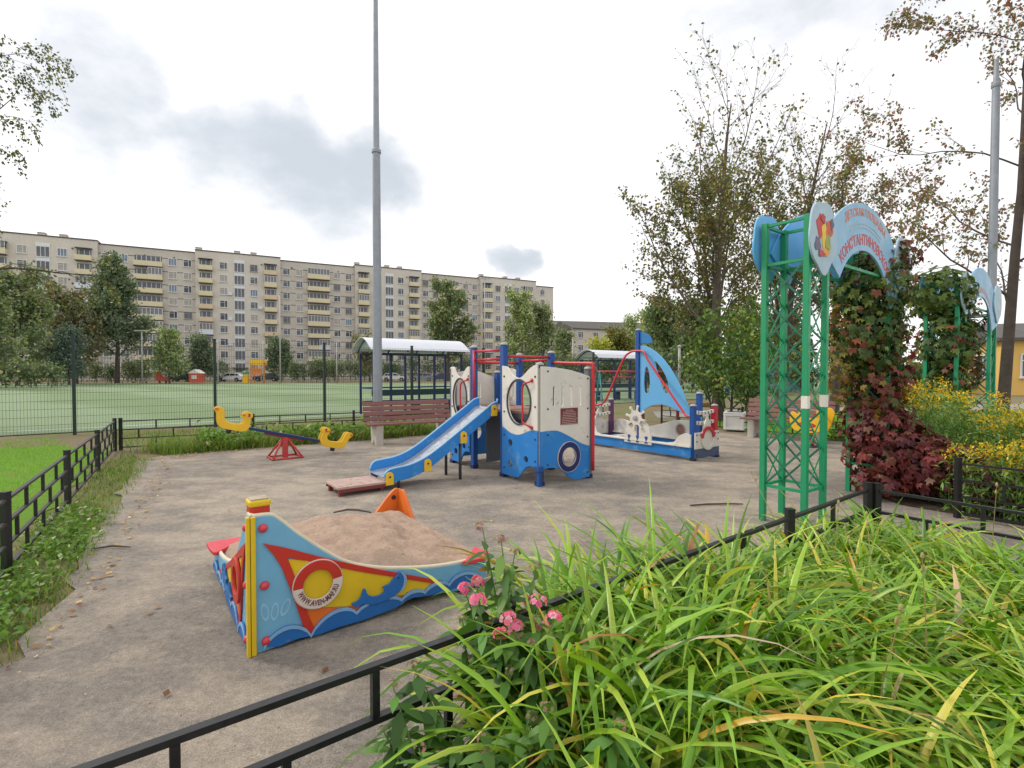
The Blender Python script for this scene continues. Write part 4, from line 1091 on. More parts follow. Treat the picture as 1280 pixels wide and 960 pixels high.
    for s in (.96, 1.16, 1.36):
        b.plate([[(s-.035, .20), (s+.035, .20), (s+.03, .225), (s+.014, .245), (s+.018, .28), (s+.034, .30), (s+.03, .33), (s-.03, .33), (s-.034, .30), (s-.018, .28), (s-.014, .245), (s-.03, .225)]], Mh @ Matrix.Translation((0, 0, -.016)), .008)
    b.build('emblem', M_NAVY, hp)
    pts = []
    for k in range(8):
        a = 2*PI*k/8+.2
        for da, r in ((-.20, .135), (-.13, .15), (-.10, .20), (-.13, .225), (0, .245), (.13, .225), (.10, .20), (.13, .15), (.20, .135)): pts.append((1.18+r*math.cos(a+da), .66+r*math.sin(a+da)))
    b = MB(); b.plate([pts, circle(1.18, .66, .022)], Mh @ Matrix.Translation((0, 0, -.04)), .026); w = b.build('steering_wheel', M_WHITE, t, auto=Q(50))
    b = MB(); b.lathe([(.05, 0), (.05, .02), (.03, .03)], (0, 0, 0), 14, 0, Mh @ Matrix.Translation((1.18, .66, -.053)) @ Matrix.Rotation(PI, 4, 'X')); b.build('hub', M_CAP, w, smooth=False)
    # seats and floor bearers inside
    b = MB(); b.box((Wd/2, .62, .20), (Wd-.1, .22, .03)); b.build('seat', M_WHITE, t, bevel=.004)
    b = MB(); b.box((Wd/2, L-.5, .20), (Wd-.1, .22, .03)); b.build('seat', M_WHITE, t, bevel=.004)
    b = MB(); b.bar((.06, .8, .12), (Wd-.06, 1.9, .12), .05, .12); b.build('floor_bearer', M_DNAVY, t)
    for (x, y) in ((.03, .03), (Wd-.03, .03), (.03, L-.03), (Wd-.03, L-.03)):
        b = MB(); b.box((x, y, .02), (.08, .08, .05)); b.build('foot', M_BOLT, t)
ship()

# ------------------------------------------------------------------ sandbox boat
def sandbox():
    A = Vector((-1.38, 2.70, 0)); LU, LV = 1.48, 1.40
    t = thing('sandbox', 'sky blue wooden sandbox boat painted with sails, waves and a dolphin', 'sandbox', A, TH)
    M_SB = paint('box_blue', (112, 172, 204), .45, .14, 5, (158, 150, 138), .60, 9)
    M_SBR = paint('box_red', (190, 50, 36), .45, .12, 6, (150, 110, 90), .70, 12)
    M_SBY = paint('box_yellow', (218, 184, 30), .45, .12, 6, (170, 140, 90), .70, 10)
    M_SBO = paint('box_orange', (222, 112, 36), .5, .18, 6, (180, 140, 110), .64, 10)
    M_WAV = paint('wave_blue', (34, 104, 176), .45, .14, 6, (130, 130, 126), .64, 9)
    M_CRE = paint('crest_pale', (128, 170, 208), .5, .14, 6, (150, 140, 130), .62, 12)
    M_EDG = paint('edge_cream', (214, 204, 176), .5, .12, 6)
    M_RSEAT = paint('seat_red', (206, 62, 74), .45, .14, 6, (160, 110, 100), .66, 10)
    top = smooth2([(.0, .735), (.085, .73), (.13, .70), (.23, .60), (.36, .485), (.51, .375), (.68, .305), (.85, .262), (1.05, .225), (1.25, .205), (LU, .20)], 5)
    def topz(s):
        for (a, za), (c, zc) in zip(top[:-1], top[1:]):
            if a <= s <= c: return za+(zc-za)*(s-a)/(c-a+1e-9)
        return top[-1][1]
    botm = [(LU, .03)]+smooth2([(1.3, .015), (1.0, .05), (.9, .06), (.80, .03), (.5, .015), (.3, .02), (.0, .0)], 3)
    def face(M, L, full):
        k = L/LU
        tp = [(s*k, z) for s, z in top]; bt = [(s*k, z) for s, z in botm]
        b = MB(); b.plate([tp+bt], M, .03, bev=.004); p = b.build('side_panel', M_SB, t, auto=Q(40))
        b = MB(); b.tube([M @ Vector((s, z+.004, .0)) for s, z in tp], .0135, 6); b.build('edge_trim', M_EDG, p, smooth=True)
        Z = lambda d: M @ Matrix.Translation((0, 0, .015+d))
        F = lambda pl: [(s*k, z) for s, z in pl]
        # sail field: yellow above, orange below, red boom and mast
        yel = [(.34, .53), (.62, .448), (1.02, .24), (1.20, .16), (.9, .13), (.52, .185), (.455, .21)]
        boom_u = lambda s: .575-.13*(s-.16)/.3 if s < .46 else .445-.36*(s-.46)
        b = MB(); b.plate([F([(.15, .485), (.33, .43), (.80, .235), (1.12, .105), (.95, .07), (.5, .125), (.23, .19)])], Z(.003), .004, bev=.001); b.build('yellow_sail', M_SBY, p)
        b = MB(); b.plate([F([(.23, .187), (.5, .122), (.85, .105), (.9, .06), (.30, .025), (.27, .04)])], Z(.003), .004, bev=.001); b.build('orange_hull', M_SBO, p)
        b = MB(); b.plate([F(smooth2([(.05, .59), (.18, .535), (.33, .462), (.56, .358), (.80, .258), (1.10, .135)], 4)+[(1.175, .098), (1.10, .11)]+smooth2([(1.04, .132), (.80, .228), (.56, .322), (.33, .424), (.17, .488)], 4)+[(.20, .40), (.255, .20), (.315, .04), (.262, .03), (.24, .12), (.19, .29), (.14, .44), (.10, .518)])], Z(.007), .008, bev=.001); b.build('red_boom', M_SBR, p)
        if full:
            c = (.33, .305)
            arc = lambda r, a0, a1, n=20: [(c[0]+r*math.cos(a0+(a1-a0)*i/n), c[1]+r*math.sin(a0+(a1-a0)*i/n)) for i in range(n+1)]
            b = MB(); b.plate([arc(.135, .12, PI+.02)+arc(.083, PI+.02, .12)], Z(.018), .016, 0, .002); b.plate([arc(.135, PI+.02, 2*PI+.12)+arc(.083, 2*PI+.12, PI+.02)], Z(.018), .016, 1, .002)
            b.plate([circle(*c, .139), circle(*c, .1345)], Z(.014), .014, 1, .001)
            lr = b.build('life_ring', [M_SBR, paint('ring_white', (214, 200, 190), .5, .1, 6)], p, auto=Q(40))
            tw = MB()
            def warp(q): a = -PI/2+q.x/.101; r = .101+ (.016-q.y); return Vector((c[0]+r*math.cos(a), c[1]+r*math.sin(a), q.z))
            tw.text('WWW.AVEN-MAF.RU', .045, Z(.027), .0008, 0, warp, bold=.0008, width=.275); tw.build('lettering', paint('letter_brown', (110, 62, 60), .6, .1), lr)
        else:
            b = MB(); b.plate([circle(.33*k, .305, .13), circle(.33*k, .305, .08)], Z(.018), .016, 0, .002); b.build('life_ring', M_SBR, p, auto=Q(40))
        # dolphin leaping over the waves
        dol = smooth2([(.52+(p-.665)*.98, .10+(q-.125)*.80) for p, q in [(.665, .175), (.70, .185), (.725, .215), (.735, .255), (.748, .262), (.760, .225), (.775, .200), (.80, .185), (.845, .185), (.875, .205), (.862, .235), (.872, .245), (.905, .25), (.935, .285), (.962, .305), (.975, .328), (.995, .305), (1.01, .27), (1.012, .235), (.995, .195), (.96, .160), (.90, .135), (.84, .125), (.78, .13), (.745, .150), (.71, .140), (.685, .148)]], 3, True)
        b = MB(); b.plate([F(dol)], Z(.016), .014, 0, .002); d = b.build('dolphin', M_WAV, p, auto=Q(40))
        b = MB(); b.plate([F(smooth2([(.52+(p-.665)*.98, .10+(q-.125)*.80) for p, q in [(.978, .322), (1.0, .31), (1.018, .275), (1.02, .235), (1.002, .19), (.975, .165), (.992, .20), (1.002, .24), (.998, .285)]], 3, True))], Z(.0245), .004, bev=.001); b.build('belly', M_CRE, d)
        b = MB(); b.lathe([(.006, 0), (.005, .004)], (0, 0, 0), 8, 0, Z(.024) @ Matrix.Translation((.814*k, .226, 0))); b.build('eye', M_BOLT, d)
        # waves along the foot
        cr = [(.045, .04), (.07, .11), (.16, .14), (.27, .10), (.36, .065), (.445, .045), (.50, .09), (.57, .15), (.66, .165), (.725, .13), (.74, .125), (.78, .145), (.85, .145), (.905, .115), (.93, .13), (.985, .15), (1.04, .145), (1.075, .115), (1.10, .145), (1.16, .165), (1.23, .155), (1.265, .125), (1.29, .15), (1.36, .165), (1.43, .14)]
        lowr = [(1.42, .045), (1.30, .06), (1.15, .045), (1.05, .05), (.92, .068), (.86, .064), (.80, .035), (.6, .02), (.45, .02), (.33, .012), (.22, .025), (.12, .012)]
        cc = []
        for s0, s1, za, zb, hp in ((.045, .29, .035, .03, .08), (.29, .55, .03, .085, .07), (.55, .84, .085, .085, .045), (.84, 1.0, .085, .09, .03), (1.0, 1.18, .09, .095, .035), (1.18, 1.42, .095, .085, .055)):
            for i in range(10): q = i/10; cc.append((s0+(s1-s0)*q, za+(zb-za)*q+hp*math.sin(PI*q)**.65))
        cc.append((1.42, .085))
        b = MB(); b.plate([F(cc+lowr)], Z(.009), .010, bev=.002); wv = b.build('wave', M_WAV, p, auto=Q(40))
        b = MB(); up = cc; dn = [(s, z-.02) for s, z in cc]; b.plate([F(up+dn[::-1])], Z(.016), .005, bev=.001); b.build('crest', M_CRE, wv)
        # white brush marks and round bolts
        b = MB()
        for (s, z, r) in ((.055, .215, .2), (.105, .205, -.15), (.16, .215, -.5)):
            pl = [(s*k+.02*math.cos(a)*math.cos(r)-.045*math.sin(a)*math.sin(r), z+.028*math.cos(a)*math.sin(r)+.05*math.sin(a)*math.cos(r)) for a in [2*PI*i/14 for i in range(14)]]
            pi_ = [(s*k+(x-s*k)*.68, z+(y-z)*.72) for x, y in pl]; b.plate([pl, pi_], Z(.001), .002, bev=.0005)
        b.build('brush_mark', paint('mark_pale', (146, 190, 214), .6, .15), p)
        for (s, z) in ((.05, .67), (.055, .36), (.06, .06)):
            b = MB(); b.lathe([(.024, 0), (.024, .006), (.018, .018), (.008, .024)], (0, 0, 0), 12, 0, Z(.0) @ Matrix.Translation((s*k, z, 0))); b.build('bolt_cap', M_RSEAT, p, smooth=True)
        return p
    face(frame((0, -.0, 0), (1, 0, 0), (0, 0, 1)), LU, True)
    # the left side: seen from outside s runs from the bow corner backwards, normal must face -x
    Ml = frame((-.0, 0, 0), (0, 1, 0), (0, 0, 1)) @ Matrix.Scale(-1, 4, (0, 0, 1))
    face(Ml, LV, False)
    # bow post with yellow edge strips
    b = MB(); b.box((.0, .0, .40), (.10, .10, .80)); bp = b.build('bow_post', M_SBR, t, bevel=.008); bp.location = (.045, .075, 0)
    b = MB(); b.box((0, 0, .795), (.112, .112, .035)); b.build('post_cap', M_SBY, bp, bevel=.01)
    b = MB(); b.box((0, 0, .8155), (.09, .09, .008)); b.build('cap_top', paint('cap_worn', (178, 164, 140), .8, .3, 9), bp)
    b = MB(); b.box((-.0235, -.012, .37), (.017, .036, .74)); b.box((-.0, -.0235, .37), (.024, .017, .738)); b.build('corner_strip', M_SBY, t, bevel=.003)
    # far sides, low
    for M, L in ((frame((LU, 0, 0), (0, 1, 0), (0, 0, 1)), LV), (frame((0, LV, 0), (1, 0, 0), (0, 0, 1)), LU)):
        pl = [(0, .01), (L, .01), (L, .185), (0, .175)]
        b = MB(); b.plate([pl], M, .028); b.build('low_side', M_SB, t, auto=Q(40))
    # orange stern peak
    b = MB(); 
    pk = smooth2([(0, .05), (.0, .38), (.03, .425), (.07, .43), (.13, .38), (.21, .29), (.28, .2), (.32, .05)], 4)
    b.plate([pk], frame((LU+.03, LV+.03, 0), (-1, 0, 0), (0, 0, 1)), .028); b.plate([pk], frame((LU+.0, LV+.0, 0), (0, -1, 0), (0, 0, 1)), .028)
    st = b.build('stern_peak', M_SBO, t, auto=Q(40))
    b = MB(); b.lathe([(.022, 0), (.02, .008)], (0, 0, 0), 10, 0, frame((LU-.055, LV+.014, .355), (1, 0, 0), (0, 0, 1))); b.build('peak_bolt', M_BOLT, st)
    # corner seats
    for nm, c, pl in (('corner_seat', 0, [(LU+.035, -.035), (LU+.035, .16), (LU-.02, .13), (LU-.14, .01), (LU-.19, -.035)]), ('corner_seat', 1, [(-.045, LV-.22), (.02, LV-.19), (.15, LV-.05), (.20, LV+.04), (-.03, LV+.05), (-.06, LV+.02)])):
        b = MB(); b.plate([smooth2(pl, 3, True)], frame((0, 0, .206 if c == 0 else .212), (1, 0, 0), (0, 1, 0)), .028, bev=.006); b.build(nm, M_RSEAT, t, auto=Q(40))
    # sand, lying in the box as loose stuff of its own
    n = 84; V = []; rng = np.random.default_rng(8)
    ph = rng.uniform(0, 6, (26, 2)); fr_ = rng.normal(0, 1, (26, 2))*np.linspace(3, 26, 26)[:, None]
    dents = [(rng.uniform(.1, LU-.1), rng.uniform(.1, LV-.1), rng.uniform(.03, .085), rng.uniform(-.028, .02)) for _ in range(70)]
    for j in range(n+1):
        for i in range(n+1):
            a, c_ = i/n, j/n; x = .025+(LU-.005)*a; y = .025+(LV-.005)*c_
            h = .185+.20*(math.sin(PI*min(1, a*.85+.16))**1.2)*(math.sin(PI*min(1, c_*.72+.16))**1.1)+.05*c_*a
            h += sum(.0062*math.sin(f[0]*x+f[1]*y+p[0])/(1+.04*k) for k, (f, p) in enumerate(zip(fr_, ph)))+rng.normal(0, .0034)
            e = min(a, 1-a, c_, 1-c_); h += sum(a_*math.exp(-((x-px_)**2+(y-py_)**2)/r_**2) for px_, py_, r_, a_ in dents); h = min(h, .192+1.2*e)
            if a < .12 and c_ < .12: h = max(h, .2)
            V.append((x, y, h))
    F = [(j*(n+1)+i, j*(n+1)+i+1, (j+1)*(n+1)+i+1, (j+1)*(n+1)+i) for j in range(n) for i in range(n)]
    def b_sand(nt, co):
        f = noise(nt, co, 60, 6, .75); g = noise(nt, co, 5, 6, .7)
        c = mixc(nt, g, lin((170, 142, 122)), lin((206, 180, 158)))
        c = mixc(nt, 1.0, c, ramp(nt, f, [(.3, G(.78)), (.7, G(1.12))]), 'MULTIPLY')
        c = mixc(nt, ramp(nt, noise(nt, co, 38, 3, .6), [(.68, G(0)), (.72, G(.8))]), c, lin((112, 84, 66)))
        return c, f, 1.0
    o = np_mesh('sand', np.array(V), np.array(F), ground_mat('sand', b_sand), smooth=True); o.location = A; o.rotation_euler = (0, 0, TH); o['kind'] = 'stuff'
    tag(o, 'heaped pinkish play sand filling the boat shaped sandbox', 'sand')
sandbox()
st = MB(); p = Vector((-1.38, 2.70, 0))+W(.93, 1.12)
st.tube([p+Vector((-.16, .03, .352)), p+Vector((-.05, .05, .372)), p+Vector((.05, .02, .376)), p+Vector((.16, .0, .36))], [.006, .009, .008, .005], 6)
tag(st.build('stick', M_BARKD, smooth=True), 'short dark stick lying on top of the heaped sand', 'stick')
st = MB(); st.tube([(2.0, 5.72, .012), (2.2, 5.75, .018), (2.42, 5.76, .02), (2.62, 5.78, .012)], [.008, .011, .01, .006], 6)
tag(st.build('stick', M_BARKD, smooth=True), 'thin branch lying flat on the open dirt before the gate', 'stick')
st = MB(); st.tube([(-3.55, 4.3, .012), (-3.42, 4.35, .02), (-3.25, 4.33, .016)], [.006, .009, .005], 6)
tag(st.build('stick', M_BARKD, smooth=True), 'crooked twig at the weedy dirt edge by the railing', 'stick')

# ------------------------------------------------------------------ seesaw with four birds' heads
def seesaw():
    c = Vector((-4.0, 9.0, 0)); t = thing('seesaw', 'blue plank seesaw with yellow bird shaped seats on a red stand', 'seesaw', c, TH)
    M_SR = paint('stand_red', (190, 66, 62), .45, .14, 8)
    zc, tilt = .365, -.26; s = MB()
    R = Matrix.Translation((0, 0, zc+.045)) @ Matrix.Rotation(-tilt, 4, 'Y')
    b = MB(); b.box((0, 0, 0), (1.42, .10, .045), R); b.build('plank', M_DNAVY, t, bevel=.006)
    b = MB(); b.box((0, 0, -.042), (.66, .055, .035), R); b.build('plank_brace', M_BROWN, t)
    for sx in (-1, 1):
        b = MB(); b.tube([(sx*.24, -.20, .02), (sx*.03, 0, zc)], .017, 8); b.tube([(sx*.24, .20, .02), (sx*.03, 0, zc)], .017, 8); b.build('leg', M_SR, t, smooth=True)
        b = MB(); b.tube([(sx*.24, -.22, .02), (sx*.24, .22, .02)], .016, 8); b.build('foot_bar', M_SR, t, smooth=True)
    for sy in (-.2, .2):
        b = MB(); b.tube([(-.26, sy, .02), (.26, sy, .02)], .016, 8); b.build('foot_bar', M_SR, t, smooth=True)
    b = MB(); b.box((0, 0, .19), (.09, .07, .36)); b.build('pivot_post', M_SR, t, bevel=.006)
    def bird(flip):
        # tail and back-rest on the outside, head facing the middle: outline in a plane along the plank
        pl = smooth2([(-.02, .02), (.02, -.05), (.10, -.075), (.32, -.075), (.42, -.05), (.47, .03), (.50, .14), (.54, .19), (.555, .225), (.51, .255), (.44, .25), (.405, .20), (.375, .09), (.32, .045), (.18, .035), (.105, .065), (.085, .13), (.115, .165), (.125, .205), (.105, .25), (.065, .27), (.015, .265), (-.02, .235), (-.025, .195), (-.005, .155), (-.015, .10)], 4, True)
        return [(flip*(x+.62), z) for x, z in pl][::(1 if flip > 0 else -1)]
    for f in (1, -1):
        o = None
        for sy in (-.066, .066):
            b = MB(); b.plate([bird(f)], R @ frame((0, sy, 0), (1, 0, 0), (0, 0, 1)), .026, bev=.006)
            o = b.build('bird_seat', M_YEL, t, auto=Q(45))
            m = R @ frame((0, sy+(-.014 if sy < 0 else .014), 0), (1, 0, 0), (0, 0, 1))
            b = MB(); b.plate([circle(f*(.62+.035), .222, .018, None, 12)], m, .006); b.build('eye', M_BOLT, o)
            b = MB(); b.plate([circle(f*(.62+.112), .20, .026, .022, 12)], m, .008); b.build('beak', M_SBOR, o)
            b = MB(); b.plate([[(f*(.62+.50), .19), (f*(.62+.555), .20), (f*(.62+.555), .235), (f*(.62+.50), .235)][::(1 if f > 0 else -1)]], m, .008); b.build('tail_tip', M_SBOR, o)
        b = MB(); b.box((f*.82, 0, .01), (.26, .104, .02), R); b.build('seat_board', M_YEL, t)
        b = MB(); b.tube([R @ Vector((f*.66, -.17, .2)), R @ Vector((f*.66, .17, .2))], .013, 8); b.build('hand_bar', M_SR, t, smooth=True)
        b = MB(); b.lathe([(.04, -.09), (.045, -.04), (.03, .0)], (0, 0, 0), 10, 0, R @ Matrix.Translation((f*.88, 0, -.05))); b.build('bumper', M_BOLT, t, smooth=True)
M_SBOR = paint('beak_orange', (226, 104, 40), .45, .1)
seesaw()

# ------------------------------------------------------------------ benches and bin
M_WOOD = paint('bench_wood', (128, 84, 78), .6, .16, 6, (160, 130, 118), .66, 16)
M_CONC = paint('bench_concrete', (188, 182, 172), .85, .15, 6, (130, 124, 114), .60, 9, bump=.3)
def bench(loc, rz, L, label):
    t = thing('bench', label, 'bench', loc, rz, 'slatted benches with concrete legs')
    for s in (-1, 1):
        x = s*(L/2-.24)
        pl = [(-.02, 0), (.12, 0), (.16, .08), (.22, .08), (.26, 0), (.40, 0), (.40, .36), (.44, .41), (.02, .41), (-.10, .84), (-.20, .84), (-.06, .30)]
        b = MB(); b.plate([pl[::-1]], frame((x, 0, 0), (0, -1, 0), (0, 0, 1)), .15, bev=.012); b.build('leg', M_CONC, t, auto=Q(40))
    for k in range(4):
        z = .50+.107*k; y = -.02+.28*(z-.39)-.017
        M = Matrix.Translation((0, y, z+.02)) @ Matrix.Rotation(-.28, 4, 'X')
        b = MB(); b.box((0, 0, 0), (L, .032, .088), M); b.build('back_slat', M_WOOD, t, bevel=.005)
    for k in range(4):
        b = MB(); b.box((0, -.055-.112*k, .43), (L, .098, .036)); b.build('seat_slat', M_WOOD, t, bevel=.005)
    return t
bench((-2.28, 11.25, 0), Q(30), 1.96, 'brown slatted bench with concrete legs in front of the lamp post')
bench((6.30, 11.65, 0), Q(-48), 1.84, 'brown slatted bench with concrete legs beside the white bin')
t = thing('litter_bin', 'white square concrete litter bin beside the slatted bench', 'bin', (5.82, 13.35, 0), Q(-30))
M_BINW = paint('bin_white', (214, 212, 206), .7, .1, 6, (160, 150, 138), .66, 8)
b = MB(); b.box((0, 0, .235), (.44, .44, .42)); b.build('body', M_BINW, t, bevel=.012)
for k in range(4):
    a = k*PI/2; R = Matrix.Rotation(a, 4, 'Z')
    b = MB()
    for z in (.055, .415): b.box((0, -.235, z), (.48, .03, .05), R)
    for x in (-.21, .21): b.box((x, -.232, .235), (.06, .026, .32), R)
    b.build('frame', M_BINW, t, bevel=.005)
b = MB(); b.box((0, 0, .462), (.5, .5, .035)); b.build('rim', M_BINW, t, bevel=.008)
b = MB(); b.box((0, 0, .4815), (.36, .36, .006)); b.build('shade_plate', M_DGREY, t)  # dark plate on the closed top, its colour stands for the shaded hollow

# ------------------------------------------------------------------ spring rider
def rider():
    t = thing('spring_rider', 'yellow and red spring rider on a coil behind the gate tower', 'spring rider', (6.05, 10.35, 0), Q(-62))
    b = MB(); pts = [(.075*math.cos(a), .075*math.sin(a), .03+.27*a/(2*PI*5)) for a in np.linspace(0, 2*PI*5, 90)]; b.tube(pts, .014, 7); b.build('spring', M_RED, t, smooth=True)
    b = MB(); b.box((0, 0, .015), (.26, .26, .03)); b.build('base_plate', M_DGREY, t); b = MB(); b.box((0, 0, .315), (.24, .2, .03)); b.build('top_plate', M_RED, t)
    pl = smooth2([(-.30, .36), (-.1, .30), (.16, .30), (.30, .38), (.36, .56), (.40, .70), (.33, .80), (.22, .78), (.17, .66), (.08, .58), (-.10, .57), (-.2, .66), (-.32, .70), (-.36, .56)], 4, True)
    for y in (-.13, .13):
        b = MB(); b.plate([pl], frame((0, y, 0), (1, 0, 0), (0, 0, 1)), .03, bev=.008); o = b.build('side_panel', M_YEL, t, auto=Q(40))
        b = MB(); b.plate([circle(.28, .70, .025, None, 12)], frame((0, y+(.017 if y > 0 else -.017), 0), (1, 0, 0), (0, 0, 1)), .006); b.plate([smooth2([(-.2, .44), (0, .38), (.2, .44), (.1, .50), (-.1, .50)], 3, True)], frame((0, y+(.017 if y > 0 else -.017), 0), (1, 0, 0), (0, 0, 1)), .006, 1); b.build('painted_spot', [M_BOLT, M_RED], o)
    b = MB(); b.box((-.02, 0, .50), (.24, .23, .03)); b.build('seat', M_RED, t, bevel=.006)
    b = MB(); b.tube([(.2, -.24, .68), (.2, .24, .68)], .015, 8); b.build('handle', M_RED, t, smooth=True)
    b = MB(); b.tube([(.12, -.24, .36), (.12, .24, .36)], .016, 8); b.build('foot_rest', M_RED, t, smooth=True)
rider()

# ------------------------------------------------------------------ lamp posts
def lamp_post(loc, h, r0, label, collar, flood=True):
    t = thing('lamp_post', label, 'lamp post', loc, 0)
    b = MB(); b.tube([(0, 0, 0), (0, 0, collar)], [r0, r0*.80], 12); b.tube([(0, 0, collar), (0, 0, h)], [r0*.66, r0*.45], 12); b.build('pole', M_ZINC, t, auto=Q(30))
    b = MB(); b.lathe([(r0*.86, 0), (r0*.98, .02), (r0*.98, .09), (r0*.7, .13)], (0, 0, collar-.05), 14); b.build('collar', M_ZINC, t, auto=Q(30))
    b = MB(); b.box((0, 0, .015), (.4, .4, .03)); b.build('base_plate', M_ZINC, t)
    b = MB(); b.box((0, -r0-.002, .9), (.1, .02, .4)); b.build('hatch', M_ZINC, t, bevel=.004)
    if not flood:
        b = MB(); b.lathe([(r0*.48, 0), (r0*.5, .05), (.01, .09)], (0, 0, h), 12); b.build('cap', M_ZINC, t); return
    b = MB(); b.tube([(-.6, 0, h), (.6, 0, h)], .035, 8); b.build('cross_arm', M_ZINC, t, smooth=True)
    for s in (-.45, .45):
        b = MB(); b.box((s, -.08, h+.14), (.36, .14, .26)); b.build('floodlight', M_DGREY, t, bevel=.01)
lamp_post((-3.53, 13.45, 0), 12.6, .125, 'tall galvanised floodlight pole rising behind the slatted bench', 7.25)
lamp_post((11.3, 12.1, 0), 8.75, .095, 'galvanised lamp pole behind the second gate among dark limbs', 8.2, False)
